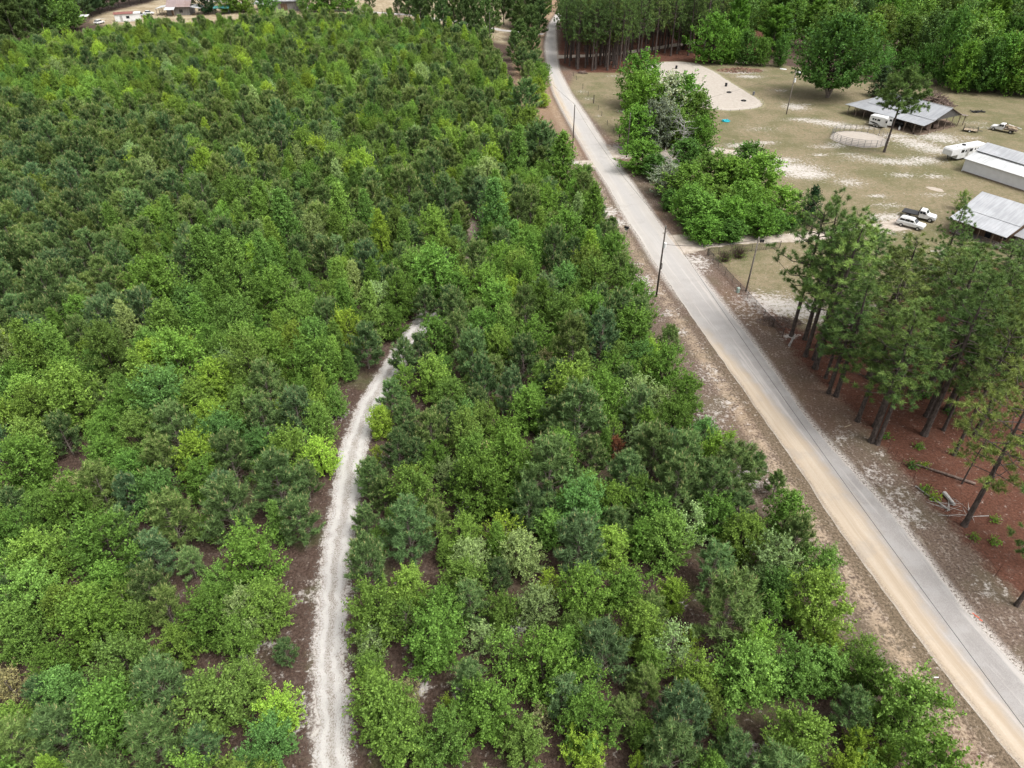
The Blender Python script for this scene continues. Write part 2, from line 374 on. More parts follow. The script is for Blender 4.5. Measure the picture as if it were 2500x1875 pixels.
    b = k.bump(k.add(k.mul(n2, .6), k.mul(n3, .5)), .8, .25)
    return k.bsdf(col, .95, .1, 0, b)
M = {}
M['ground'] = ground_material()

ij = np.arange(nx * ny).reshape(ny, nx)
quads = np.stack([ij[:-1, :-1], ij[:-1, 1:], ij[1:, 1:], ij[1:, :-1]], -1).reshape(-1, 4)
cen = PTS[quads].mean(1)
inl = poly_sd(cen, LAWN) < 0; inf = (poly_sd(cen, FIELD) < 0) & ~inl
def ground_part(name, mask, label):
    q = quads[mask]; used, inv = np.unique(q, return_inverse=True); q = inv.reshape(-1, 4)
    me = bpy.data.meshes.new(name)
    me.vertices.add(len(used)); me.vertices.foreach_set('co', np.column_stack([PTS[used], np.zeros(len(used))]).ravel())
    me.loops.add(q.size); me.loops.foreach_set('vertex_index', q.ravel().astype(np.int32))
    me.polygons.add(len(q)); me.polygons.foreach_set('loop_start', np.arange(0, q.size, 4, dtype=np.int32))
    me.update(calc_edges=True); me.materials.append(M['ground'])
    for kname, arr in A.items():
        at = me.attributes.new(kname, 'FLOAT', 'POINT'); at.data.foreach_set('value', arr[used].astype(np.float32))
    tag(link(name, me), label, 'ground', kind='structure')
ground_part('ground', ~inl & ~inf, 'brown leaf and pine litter ground under the trees and along the road')
ground_part('lawn', inl, 'tan and green mown grass of the farm yard with white sand showing through')
ground_part('field', inf, 'pale dry open field beyond the young plantation at the top left')

# ------------------------------------------------------------------ sheets laid on the ground
def strip_sheet(name, Lp, Rp, mat, z, label, nc=10, jit=.12, extra=None):
    n = len(Lp); u = np.linspace(0, 1, nc + 1)
    jl = sm(rs.randn(n), 3) * jit * 1.6; jr = sm(rs.randn(n), 3) * jit * 1.6
    dv = (Rp - Lp); dn = dv / np.hypot(dv[:, 0], dv[:, 1])[:, None]
    L2 = Lp + dn * jl[:, None]; R2 = Rp + dn * jr[:, None]
    V = (L2[:, None, :] * (1 - u)[None, :, None] + R2[:, None, :] * u[None, :, None]).reshape(-1, 2)
    zz = np.full(len(V), z)
    ii = np.arange(n * (nc + 1)).reshape(n, nc + 1)
    q = np.stack([ii[:-1, :-1], ii[:-1, 1:], ii[1:, 1:], ii[1:, :-1]], -1).reshape(-1, 4)
    me = bpy.data.meshes.new(name); me.from_pydata(np.column_stack([V, zz]).tolist(), [], q.tolist())
    me.materials.append(mat)
    lens = np.concatenate([[0], np.cumsum(np.hypot(*np.diff((Lp + Rp) / 2, axis=0).T))])
    at = {'u': np.tile(u, n), 'v': np.repeat(lens, nc + 1), 'tan': np.repeat(extra if extra is not None else np.zeros(n), nc + 1), 'yw': V[:, 1]}
    for kk, arr in at.items():
        a = me.attributes.new(kk, 'FLOAT', 'POINT'); a.data.foreach_set('value', arr.astype(np.float32))
    return tag(link(name, me), label, name.replace('_', ' '), kind='structure')

def road_material():
    k = NT('sandy_asphalt'); p = k.pos(); u, v, tn, yw = k.attr('u'), k.attr('v'), k.attr('tan'), k.attr('yw')
    uv = k.node('ShaderNodeCombineXYZ', X=k.mul(u, 6.0), Y=k.mul(v, .035), Z=0.0)
    s1 = k.noise(uv, 1.5, 5.0, .6); s2 = k.noise(k.scale(uv, 3, 1.5, 1), 2.5, 4.0, .6)
    n2 = k.noise(p, .5, 4.0); n3 = k.noise(p, 5.0, 4.0, .65); n4 = k.noise(p, 22.0, 2.0, .7)
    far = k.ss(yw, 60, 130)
    asp = k.mix(k.ss(n4, .3, .7), (.262, .244, .232), (.375, .353, .34))
    asp = k.mix(k.ss(n2, .4, .66, 0, .35), asp, (.45, .435, .42))
    asp = k.mix(k.ss(s2, .56, .68, 0, .4), asp, (.24, .225, .215))
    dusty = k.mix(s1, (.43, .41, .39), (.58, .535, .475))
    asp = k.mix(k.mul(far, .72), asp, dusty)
    # worn lighter shoulder lines and wheel lines
    asp = k.mix(k.ss(s1, .52, .66, 0, .5), asp, (.56, .52, .48))
    mid = k.ss(k.math('ABSOLUTE', k.sub(k.add(u, k.mul(k.sub(s1, .5), .12)), .5)), .10, .3, .45, 0)
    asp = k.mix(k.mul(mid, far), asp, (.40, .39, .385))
    tanc = k.mix(k.ss(s1, .35, .65), (.44, .35, .25), (.54, .45, .345))
    tanc = k.mix(k.ss(n3, .35, .7, .3, 0), tanc, (.42, .31, .21))
    tanc = k.mix(k.ss(s2, .5, .64, 0, .45), tanc, (.55, .48, .39))
    tm = k.ss(k.sub(k.add(u, k.add(k.mul(k.sub(s1, .5), .20), k.mul(k.sub(n2, .5), .34))), tn), -.16, .17, 1, 0)
    tm = k.mul(tm, k.ss(tn, .0, .2, 0, .85))
    asp = k.mix(tm, asp, tanc)
    e = k.math('MINIMUM', u, k.sub(1.0, u))
    ef = k.ss(k.add(e, k.mul(k.sub(k.add(k.mul(n3, .6), k.mul(n2, .4)), .5), .26)), -.03, .06, 1, 0)
    lg = k.mul(k.ss(k.add(u, k.mul(k.sub(k.add(k.mul(n3, .5), k.mul(n4, .5)), .5), .35)), .10, .0), k.ss(tn, .2, .4))
    asp = k.mix(k.mul(lg, .7), asp, (.17, .125, .085))
    asp = k.mix(k.ss(k.noise(p, .22, 5.0, .7), .54, .64, 0, .28), asp, (.31, .29, .27))
    asp = k.mix(k.mul(ef, .75), asp, k.mix(k.ss(n4, .4, .6), (.38, .33, .28), (.66, .62, .57)))
    asp = k.mix(k.ss(n4, .68, .74, 0, .5), asp, (.15, .125, .11))
    return k.bsdf(asp, .92, .15, 0, k.bump(k.add(n3, n4), .35, .05))
M['road'] = road_material()

def sand_material(name, lo, hi, speck=.5, litter=(.12, .085, .07), edge=.22, ruts=False):
    k = NT(name); p = k.pos(); u, v = k.attr('u'), k.attr('v')
    uv = k.node('ShaderNodeCombineXYZ', X=k.mul(u, 2.6), Y=k.mul(v, .25), Z=0.0)
    s1 = k.noise(uv, 1.6, 4.0); n2 = k.noise(p, 1.1, 4.0); n3 = k.noise(p, 5.5, 4.0, .65); n4 = k.noise(p, 16.0, 3.0, .7)
    det = k.add(k.mul(n3, .5), k.mul(n4, .5))
    col = k.mix(k.ss(k.add(k.mul(s1, .6), k.mul(n2, .4)), .38, .62), lo, hi)
    n5 = k.noise(k.scale(p, 1.25, .8, 1), 8.0, 3.0, .6)
    sp_ = k.mul(k.ss(k.add(k.mul(n5, .7), k.add(k.mul(s1, .15), k.mul(n2, .15))), .50, .60), speck)
    col = k.mix(sp_, col, litter)
    if ruts:
        ru = k.ss(k.math('ABSOLUTE', k.sub(k.math('ABSOLUTE', k.sub(k.add(u, k.mul(k.sub(s1, .5), .10)), .5)), .23)), .04, .13, 1, 0)
        col = k.mix(k.mul(ru, k.ss(n2, .3, .6, .35, .8)), col, tuple(min(.8, c * 1.05) for c in hi))
        ctr = k.ss(k.math('ABSOLUTE', k.sub(u, .5)), .03, .15, 1, 0)
        col = k.mix(k.mul(ctr, k.ss(k.add(k.mul(n5, .6), k.mul(n2, .4)), .42, .6, .1, .75)), col, (.30, .26, .22))
    e = k.math('MINIMUM', u, k.sub(1.0, u))
    ef = k.ss(k.add(e, k.mul(k.sub(k.add(k.mul(n2, .4), k.mul(n3, .6)), .5), 1.0)), -.08, edge * .4, 1, 0)
    col = k.mix(k.mul(ef, .9), col, k.mix(k.ss(det, .4, .6), litter, (.24, .185, .15)))
    return k.bsdf(col, .95, .1, 0, k.bump(k.add(n3, n4), .6, .08))
M['white_sand'] = sand_material('white_sand', (.47, .445, .42), (.575, .55, .525), .85, (.25, .205, .175), .26, True)
M['dirt'] = sand_material('tan_dirt', (.40, .34, .28), (.58, .51, .44), .4, (.22, .17, .12))

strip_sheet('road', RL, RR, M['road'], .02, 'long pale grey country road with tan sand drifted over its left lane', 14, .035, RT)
strip_sheet('sand_track', TL, TR, M['white_sand'], .012, 'white sandy two track lane curving up through the young trees', 8, .16)

def path_strip(pts, wd):
    P = np.array(pts, float); seg = np.hypot(*np.diff(P, axis=0).T); L = np.concatenate([[0], np.cumsum(seg)])
    t = np.arange(0, L[-1], .5); C = np.stack([sm(np.interp(t, L, P[:, i]), 9) for i in (0, 1)], 1)
    W = np.interp(t, L, wd); T = np.gradient(C, axis=0); T /= np.hypot(T[:, 0], T[:, 1])[:, None]
    Nn = np.stack([T[:, 1], -T[:, 0]], 1)
    return C - Nn * W[:, None] / 2, C + Nn * W[:, None] / 2
def lane(name, label, mat, z, pts, wd, jit=.15):
    a, b = path_strip(pts, wd); strip_sheet(name, a, b, mat, z, label, 6, jit)
lane('driveway', 'pale sandy drive leaving the road past the hedge to the yard gate', M['dirt'], .008,
     [G(1480, 372), G(1530, 372), G(1570, 378), G(1640, 372), G(1730, 366), G(1800, 372), G(1880, 392)], [9, 6, 4.5, 4, 4, 3.5, 2.5])
lane('driveway', 'curved beige dirt drive leaving the road between hedge and chain link fence', M['dirt'], .008,
     [G(1625, 600), G(1690, 592), G(1760, 586), G(1840, 584), G(1920, 582), G(2000, 574), G(2080, 562), G(2160, 556), G(2240, 540)], [9, 6.5, 4.2, 3.6, 3.6, 3.6, 3.6, 4, 5])
lane('dirt_lane', 'tan dirt lane running through the tall pines behind the arena', M['dirt'], .008,
     [G(1335, 140), G(1380, 138), G(1440, 136), G(1500, 131), G(1560, 124), G(1660, 108), G(1760, 98)], [9, 5, 4, 4, 4, 4, 4])
lane('dirt_lane', 'pale lane along the far field from the farmhouses to the road', M['white_sand'], .008,
     [G(480, 0), G(600, 8), G(730, 17), G(823, 24), G(900, 29), G(1007, 37), G(1135, 57), G(1226, 74), G(1330, 84)], [3.5] * 9)
lane('dirt_apron', 'short sandy apron on the left of the road opposite the drive', M['dirt'], .006,
     [G(1405, 396), G(1430, 397), G(1470, 402)], [2.5, 3.5, 5])

def poly_sheet(name, poly, mat, z, label, jit=.15):
    P = np.array(poly + [poly[0]], float); seg = np.hypot(*np.diff(P, axis=0).T); L = np.concatenate([[0], np.cumsum(seg)])
    t = np.arange(0, L[-1], .5); C = np.stack([np.interp(t, L, P[:, i]) for i in (0, 1)], 1)
    k = 9; Cw = np.concatenate([C[-k:], C, C[:k]]); C = np.stack([np.convolve(Cw[:, i], np.ones(k) / k, 'same')[k:-k] for i in (0, 1)], 1)
    c = C.mean(0); C = C + rs.randn(*C.shape) * jit
    n = len(C); V = []; u = []
    for r in (1, .93, .6, .3): V += (c + (C - c) * r).tolist(); u += [0 if r == 1 else .5] * n
    V.append(c.tolist()); u.append(.5)
    f = []
    for a in range(3):
        for i in range(n): f.append((a * n + i, a * n + (i + 1) % n, (a + 1) * n + (i + 1) % n, (a + 1) * n + i))
    for i in range(n): f.append((3 * n + i, 3 * n + (i + 1) % n, 4 * n))
    me = bpy.data.meshes.new(name); me.from_pydata([(x, y, z) for x, y in V], [], f); me.materials.append(mat)
    for kk, arr in (('u', u), ('v', [0] * len(V))):
        a = me.attributes.new(kk, 'FLOAT', 'POINT'); a.data.foreach_set('value', np.array(arr, np.float32))
    return tag(link(name, me), label, name.replace('_', ' '), kind='structure')
M['earth'] = sand_material('bare_earth', (.15, .105, .075), (.26, .195, .15), .4, (.10, .07, .05), .3)
M['arena'] = sand_material('arena_sand', (.40, .355, .305), (.52, .47, .415), .35, (.30, .26, .21), .25)
poly_sheet('sand_arena', ARENA, M['arena'], .015, 'large pear shaped riding arena of raked pinkish grey sand', .12)
pc = (84.0, 170.8)
poly_sheet('sand_floor', [(pc[0] + 6.7 * math.cos(a), pc[1] + 6.7 * math.sin(a)) for a in np.linspace(0, 2 * math.pi, 40)[:-1]], M['arena'], .015, 'round sandy floor inside the small panel pen', .15)
poly_sheet('dirt_floor', [GZ(4, *p) for p in [(690, 985), (870, 1010), (1090, 1120), (1300, 1170), (1640, 1085), (1400, 960), (1000, 880)]], M['earth'], .010, 'bare earth floor under the open pole barn', .2)
poly_sheet('bare_patch', [GZ(4, *p) for p in [(1330, 1600), (1440, 1612), (1560, 1650), (1520, 1665), (1400, 1640)]], M['dirt'], .010, 'bare tan patch in the grass between the sheds', .1)
# ------------------------------------------------------------------ foliage
def nrm(a): return a / np.maximum(np.linalg.norm(a, axis=-1, keepdims=True), 1e-9)
def rv(r, n): return nrm(r.randn(n, 3))

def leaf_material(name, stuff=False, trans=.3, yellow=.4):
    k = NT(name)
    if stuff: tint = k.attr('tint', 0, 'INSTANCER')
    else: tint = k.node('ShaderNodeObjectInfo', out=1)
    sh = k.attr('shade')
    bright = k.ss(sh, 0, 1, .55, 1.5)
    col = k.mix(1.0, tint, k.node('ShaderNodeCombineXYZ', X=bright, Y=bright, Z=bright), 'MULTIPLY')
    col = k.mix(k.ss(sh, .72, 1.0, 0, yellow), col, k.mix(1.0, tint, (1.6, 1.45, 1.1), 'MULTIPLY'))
    n = k.t.nodes.new('ShaderNodeBsdfPrincipled'); k._in(n.inputs['Base Color'], col); n.inputs['Roughness'].default_value = .55
    n.inputs['Specular IOR Level'].default_value = .08
    tr = k.t.nodes.new('ShaderNodeBsdfTranslucent'); k._in(tr.inputs[0], k.mix(1.0, col, (1.25, 1.15, .5), 'MULTIPLY'))
    ms = k.t.nodes.new('ShaderNodeMixShader'); ms.inputs[0].default_value = trans
    k.t.links.new(n.outputs[0], ms.inputs[1]); k.t.links.new(tr.outputs[0], ms.inputs[2]); k.t.links.new(ms.outputs[0], k.out.inputs[0])
    return k.m
M['leaf'] = leaf_material('leaf'); M['leaf_s'] = leaf_material('leaf_of_mass', True)
M['needle'] = leaf_material('needle', False, .25, .3); M['needle_s'] = leaf_material('needle_of_mass', True, .25, .3)
M['candle'] = simple('pine_candle', (.42, .40, .17), .8, .2)
M['bark'] = simple('grey_brown_bark', (.062, .05, .042), .95, .35, 4.0, .05, 0, (1, 1, .3))
M['pinebark'] = simple('dark_pine_bark', (.105, .085, .076), .95, .4, 5.0, .05, 0, (1, 1, .35))
M['twig'] = simple('pale_twig_bark', (.24, .20, .175), .95, .3, 4.0, .05)
M['dead'] = simple('silver_dead_wood', (.42, .40, .38), .95, .25, 4.0, .05)

def tri_mesh(name, parts, mats):
    """parts: list of (verts N,k,3, shade N, material index)"""
    V, S, MI, cnt = [], [], [], []
    for q, s, m in parts:
        if len(q) == 0: continue
        V.append(q.reshape(-1, 3)); S.append(s); MI.append(np.full(len(q), m)); cnt.append(np.full(len(q), q.shape[1]))
    V = np.concatenate(V); S = np.concatenate(S); MI = np.concatenate(MI); cnt = np.concatenate(cnt)
    me = bpy.data.meshes.new(name); me.vertices.add(len(V)); me.vertices.foreach_set('co', V.ravel())
    me.loops.add(len(V)); me.loops.foreach_set('vertex_index', np.arange(len(V), dtype=np.int32))
    st = np.concatenate([[0], np.cumsum(cnt)[:-1]]).astype(np.int32)
    me.polygons.add(len(cnt)); me.polygons.foreach_set('loop_start', st)
    for m in mats: me.materials.append(m)
    me.polygons.foreach_set('material_index', MI.astype(np.int32))
    me.update(calc_edges=True)
    a = me.attributes.new('shade', 'FLOAT', 'FACE'); a.data.foreach_set('value', S.astype(np.float32))
    return me

def leaves_on(r, st, ax, ln, m, size, spread=.55, up=.5):
    """m diamond leaves along every twig (start, axis, length)"""
    n = len(st); t = r.uniform(.05, 1.05, (n, m))
    p = st[:, None] + ax[:, None] * (ln[:, None] * t)[..., None] + r.randn(n, m, 3) * (.09 * spread)
    p = p.reshape(-1, 3); axr = np.repeat(ax, m, 0); N = len(p)
    d = nrm(axr * .5 + rv(r, N) * .9 + np.array([0, 0, -.12]))
    nn = nrm(rv(r, N) * .75 + np.array([0, 0, up])); c = nrm(np.cross(d, nn))
    L = size * r.uniform(.5, 1.5, N)[:, None]; W = L * r.uniform(.55, .8, N)[:, None]
    q = np.stack([p, p + d * L * .5 + c * W * .5, p + d * L, p + d * L * .5 - c * W * .5], 1)
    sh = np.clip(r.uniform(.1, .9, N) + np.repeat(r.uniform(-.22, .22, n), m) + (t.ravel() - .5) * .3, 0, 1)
    return q, sh

def fox(r, st, ax, ln, m, L=.26, w=.06, fwd=.75, t0=.1):
    """m needle slivers round every shoot, like a bottle brush"""
    n = len(st); t = r.uniform(t0, 1.0, (n, m))
    p = (st[:, None] + ax[:, None] * (ln[:, None] * t)[..., None]).reshape(-1, 3); axr = np.repeat(ax, m, 0); N = len(p)
    d = nrm(axr * fwd + rv(r, N) * .8); c = nrm(np.cross(d, rv(r, N))); sv = .32 if fwd < .5 else .2
    LL = L * r.uniform(.7, 1.25, N)[:, None]
    q = np.stack([p - c * w / 2, p + c * w / 2, p + d * LL], 1)
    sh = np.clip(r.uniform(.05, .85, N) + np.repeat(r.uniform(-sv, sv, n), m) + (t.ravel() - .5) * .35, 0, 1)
    return q, sh

def broadleaf(seed, h, rad, nl, tw, lv, size, shape='round', stems=1, tl=(.45, .95), low=.08, gap=.12):
    r = np.random.RandomState(seed); wood = MB()
    sx = [(0, 0)] if stems == 1 else [(r.uniform(-.25, .25) * rad, r.uniform(-.25, .25) * rad) for _ in range(stems)]
    for (x, y) in sx:
        top = Vector((x * 1.6, y * 1.6, h * (.82 if shape == 'round' else .93)))
        b = .012 * h + .03
        wood.tube([(x * .5, y * .5, -.05), (x, y, h * .3), tuple(top * .5 + Vector((x, y, h * .35)) * .5), tuple(top)], [b, b * .8, b * .5, .012], 5, False)
    S, Ax, Ln = [], [], []
    lump = [(rv(r, 1)[0], r.uniform(-.28, .35)) for _ in range(7)]
    for i in range(nl):
        t = low + (1 - low) * ((i + r.uniform(0, 1)) / nl); az = i * 2.39996 + r.uniform(-.5, .5)
        if shape == 'round': pr = rad * max(.12, math.sqrt(max(0, 1 - (max(t - .42, 0) / .58) ** 2)) * min(1, .45 + t * 1.6))
        elif shape == 'cone': pr = rad * max(.08, (1 - t) ** .6) * min(1, .55 + t * 2.5)
        else: pr = rad * max(.15, math.sqrt(max(0, 1 - ((t - .58) / .45) ** 2)) if abs(t - .58) < .45 else .15)
        dirv = np.array([math.cos(az), math.sin(az), 0.0])
        k = 1 + sum(a * max(0, float(np.dot(nrm(np.array([dirv[0], dirv[1], (t - .5) * 2])), d))) ** 3 for d, a in lump)
        pr *= k * r.uniform(.72, 1.08)
        x, y = sx[i % len(sx)]
        z1 = t * h; z0 = max(.12 * h, z1 - pr * r.uniform(.35, .8) - .05 * h)
        a = np.array([x, y, z0]); e = np.array([x + dirv[0] * pr, y + dirv[1] * pr, z1])
        m_ = a * .5 + e * .5 + np.array([0, 0, -.08 * pr])
        if i % 2 == 0 or t > .6: wood.tube([tuple(a), tuple(m_), tuple(e)], [.008 * h * .6 + .012, .02, .008], 3, False)
        ts = r.uniform(gap * 2, 1.02, tw); ts.sort(); ts[-1] = 1.0
        for q in ts:
            p = (a * (1 - q) ** 2 + 2 * m_ * q * (1 - q) + e * q * q) if q < 1 else e
            ax = nrm((e - a)) * .55 + r.randn(3) * .6 + np.array([0, 0, .5 if shape != 'cone' else .3])
            S.append(p); Ax.append(nrm(ax)); Ln.append(r.uniform(*tl) * (.6 + .4 * q))
    if shape == 'round':
        for j in range(int(nl * .9)):
            b_ = S[r.randint(len(S) // 2, len(S))]; S.append(b_); Ax.append(nrm(np.array([r.randn() * .25, r.randn() * .25, 1.]))); Ln.append(r.uniform(.9, 1.7) * tl[1])
    S = np.array(S); Ax = np.array(Ax); Ln = np.array(Ln)
    q, sh = leaves_on(r, S, Ax, Ln, lv, size)
    return wood, [(q, sh, 0)]

def young_pine(seed, h, rad, needles=20, NL=.34, NW=.058, shoot=1.0):
    r = np.random.RandomState(seed); wood = MB()
    bend = r.uniform(-.04, .04, 2) * h
    wood.tube([(0, 0, -.05), (bend[0] * .4, bend[1] * .4, h * .5), (bend[0], bend[1], h)], [.014 * h + .02, .009 * h + .015, .015], 5, False)
    S, Ax, Ln, C = [], [], [], []
    z = .1 * h
    while z < h * .97:
        t = z / h; k = r.randint(4, 7); a0 = r.uniform(0, 6.28)
        pr = rad * (min(1, .55 + t * 1.9) * (1 - max(0, t - .2) / .83) ** .72 + .06)
        for j in range(k):
            az = a0 + 6.283 * j / k + r.uniform(-.3, .3); el = R(18 + 42 * t + r.uniform(-8, 10)); L = pr * r.uniform(.75, 1.12) / max(.5, math.cos(el) + .12)
            d = np.array([math.cos(az) * math.cos(el), math.sin(az) * math.cos(el), math.sin(el)]); a = np.array([bend[0] * t, bend[1] * t, z])
            e = a + d * L; e[2] += .1 * L
            wood.tube([tuple(a), tuple(a * .5 + e * .5 - np.array([0, 0, .05 * L])), tuple(e)], [.022, .016, .006], 3, False)
            n = 3 + int(L * 2.6)
            for q in range(n):
                f = .35 + .65 * (q + 1) / n; p = a + (e - a) * f
                ax = nrm(d * .6 + r.randn(3) * .3 + np.array([0, 0, .8])); ln = r.uniform(.5, .9) * shoot
                S.append(p); Ax.append(ax); Ln.append(ln)
                if f > .8 and r.rand() < (.55 if t > .35 else .18): C.append((p + ax * ln, nrm(ax * .3 + np.array([0, 0, 1]) + r.randn(3) * .12), r.uniform(.25, .5)))
        z += h * r.uniform(.075, .105)
    for j in range(3):
        S.append(np.array([bend[0], bend[1], h * .97])); Ax.append(nrm(np.array([0, 0, 1.]) + r.randn(3) * .2)); Ln.append(.5)
    C.append((np.array([bend[0], bend[1], h + .3]), np.array([0, 0, 1.]), .45))
    q, sh = fox(r, np.array(S), np.array(Ax), np.array(Ln), needles, NL, NW)
    cp_ = np.array([c[0] for c in C]); cd = np.array([c[1] for c in C]); cl = np.array([c[2] for c in C])[:, None]
    u = nrm(np.cross(cd, np.array([1., .2, .1]))); v = np.cross(cd, u); wd = .04
    tri = []
    for k in range(3):
        a, b = 2.094 * k, 2.094 * (k + 1)
        tri.append(np.stack([cp_ + (u * math.cos(a) + v * math.sin(a)) * wd, cp_ + (u * math.cos(b) + v * math.sin(b)) * wd, cp_ + cd * cl], 1))
    tri = np.concatenate(tri)
    return wood, [(q, sh, 0), (tri, np.full(len(tri), .5), 1)]

def tall_pine(seed, h, rad, base=.5, nb=34, poms=5, needles=42, L=.42, w=.075, flat=False):
    r = np.random.RandomState(seed); wood = MB(); b = .0125 * h + .03
    bx, by = r.uniform(-.03, .03, 2) * h
    def tr(t): return np.array([bx * t * t, by * t * t, t * h])
    wood.tube([tuple(tr(t) - np.array([0, 0, .1 if t == 0 else 0])) for t in (0, .04, .25, .5, .75, .97)], [b * 1.35, b, b * .85, b * .68, b * .42, .03], 8, False)
    S, Ax, Ln = [], [], []
    for i in range(nb):
        t = base + (1 - base) * ((i + r.uniform(0, 1)) / nb) * .98; az = i * 2.39996 + r.uniform(-.5, .5)
        s_ = (t - base) / (1 - base)
        pr = rad * (math.sin(min(1, .30 + s_ * .85) * math.pi) ** .6 if not flat else (.6 + .5 * math.sin(s_ * 3))) * r.uniform(.55, 1.1) + .3
        if s_ > .93: pr = .7
        el = R(r.uniform(-8, 22) + 30 * s_ ** 2)
        d = np.array([math.cos(az) * math.cos(el), math.sin(az) * math.cos(el), math.sin(el)]); a = tr(t); e = a + d * pr
        k1 = a + d * pr * .5 + np.array([0, 0, -.06 * pr]) + r.randn(3) * .05 * pr; e[2] += pr * .14
        wood.tube([tuple(a), tuple(k1), tuple(e)], [.02 + .012 * pr, .02 + .006 * pr, .012], 4, False)
        n = max(2, int(poms * (.5 + pr / rad)))
        for q in range(n):
            f = r.uniform(.42, 1.0) if q else 1.0
            p = a + (k1 - a) * f * 2 if f < .5 else k1 + (e - k1) * (f - .5) * 2
            ax = nrm(d * .5 + r.randn(3) * .55 + np.array([0, 0, .55])); ln = r.uniform(.35, .95)
            if r.rand() < .6: wood.tube([tuple(p), tuple(p + ax * ln)], [.012, .008], 3, False)
            S.append(p + ax * ln * .72); Ax.append(ax); Ln.append(ln * .3 + .12)
    # bare dead stubs on the lower trunk
    for i in range(7):
        t = r.uniform(.3, base + .02); az = r.uniform(0, 6.28); a = tr(t)
        wood.tube([tuple(a), tuple(a + np.array([math.cos(az), math.sin(az), r.uniform(-.25, .2)]) * r.uniform(.4, 1.4))], [.025, .008], 3, False)
    q, sh = fox(r, np.array(S), np.array(Ax), np.array(Ln), needles, L, w, .38, 0)
    return wood, [(q, sh, 0)]

def bare_tree(seed, h, rad, nl=16):
    r = np.random.RandomState(seed); wood = MB(); tips = MB()
    wood.tube([(0, 0, -.1), (.1, 0, h * .4), (.0, .1, h * .92)], [.2, .13, .03], 6, False)
    for i in range(nl):
        t = r.uniform(.3, .95); az = i * 2.4; L = rad * r.uniform(.6, 1.1); p = np.array([0, 0, h * t * .9]); d = np.array([math.cos(az), math.sin(az), r.uniform(.1, .7)])
        pts = [p]; dd = nrm(d)
        for q in range(5):
            dd = nrm(dd + r.randn(3) * .28); pts.append(pts[-1] + dd * L / 5)
            if q > 0:
                for s in range(2):
                    d2 = nrm(dd + r.randn(3) * .7); e = pts[-1] + d2 * L * r.uniform(.15, .4)
                    tips.tube([tuple(pts[-1]), tuple((pts[-1] + e) / 2 + r.randn(3) * .1), tuple(e)], [.03, .022, .01], 3, False)
        wood.tube([tuple(x) for x in pts], [.07, .06, .05, .04, .03, .015], 4, False)
    return wood, tips

def twig_shrub(seed, h, rad, n=260):
    r = np.random.RandomState(seed); wood = MB()
    for i in range(n):
        az = r.uniform(0, 6.28); el = R(r.uniform(25, 88)); d = np.array([math.cos(az) * math.cos(el) * rad / h, math.sin(az) * math.cos(el) * rad / h, math.sin(el)])
        p = np.array([math.cos(az), math.sin(az), 0]) * r.uniform(0, .3) * rad; e = p + d * h * r.uniform(.6, 1.05)
        wood.tube([tuple(p), tuple(p * .5 + e * .5 + r.randn(3) * .06), tuple(e)], [.014, .012, .008], 3, False)
    ax = rv(r, 160); ax[:, 2] = np.abs(ax[:, 2]); S = ax * np.array([rad * .8, rad * .8, h * .8]) * r.uniform(.5, 1, (160, 1))
    q, sh = leaves_on(r, S, nrm(ax + r.randn(160, 3) * .3), np.full(160, .3), 5, .10)
    return wood, [(q, sh, 0)]

PROTO = {}     # kind -> list of dicts(trunk mesh, crown mesh, mass object mesh, radius, height)
def add_proto(kind, wood, parts, leaf, bark, rad, h, mass=False, extra=()):
    tm = wood.mesh(kind + '_trunk', M[bark]) if wood.v else None
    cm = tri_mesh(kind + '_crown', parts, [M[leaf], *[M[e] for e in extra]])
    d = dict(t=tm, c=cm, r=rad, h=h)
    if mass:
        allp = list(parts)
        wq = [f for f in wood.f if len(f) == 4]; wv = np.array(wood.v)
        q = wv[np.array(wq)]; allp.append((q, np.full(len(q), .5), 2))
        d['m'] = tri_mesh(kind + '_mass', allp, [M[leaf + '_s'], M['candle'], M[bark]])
    PROTO.setdefault(kind, []).append(d)

for i in range(6):
    add_proto('bushy', *broadleaf(100 + i, 6.0, 2.45, 60, 13, 20, .145, 'round', stems=(1, 2, 3, 2, 1, 3)[i]), 'leaf', 'bark', 2.3, 6.0, True)
for i in range(3):
    add_proto('poplar', *broadleaf(140 + i, 8.5, 2.45, 82, 12, 17, .15, 'cone', 1, (.4, .8)), 'leaf', 'bark', 2.3, 8.5, True)
for i in range(2):
    add_proto('airy', *broadleaf(160 + i, 5.5, 1.8, 34, 10, 14, .15, 'round', 2, (.5, 1.1)), 'leaf', 'twig', 1.7, 5.5, True)
for i in range(5):
    add_proto('ypine', *young_pine(200 + i, 6.2, 2.05, 40), 'needle', 'twig', 1.9, 6.2, True, ('candle',))
for i in range(5):
    add_proto('tpine', *tall_pine(230 + i, 19.0, 3.3, (.42, .36, .45, .38, .3)[i], (42, 48, 40, 44, 52)[i], 4.4, 60, .42, .056), 'needle', 'pinebark', 3.3, 19.0)
for i in range(2):
    add_proto('openpine', *tall_pine(250 + i, 17.0, 4.2, .36, 36, 6, 60, .44, .056, True), 'needle', 'pinebark', 4.2, 17.0)
for i in range(2):
    add_proto('densepine', *young_pine(270 + i, 16.0, 4.4, 44, .7, .12, 1.7), 'needle', 'pinebark', 4.4, 16.0, False, ('candle',))
add_proto('roundpine', *tall_pine(260, 17.0, 4.6, .52, 64, 13, 56, .5, .07), 'needle', 'pinebark', 4.6, 17.0)
for i in range(5):
    add_proto('hard', *broadleaf(300 + i, 18.0, 5.6, 84, 11, 8, .50, 'round', 1 + i % 2, (.9, 1.9), .16), 'leaf', 'bark', 5.6, 18.0)
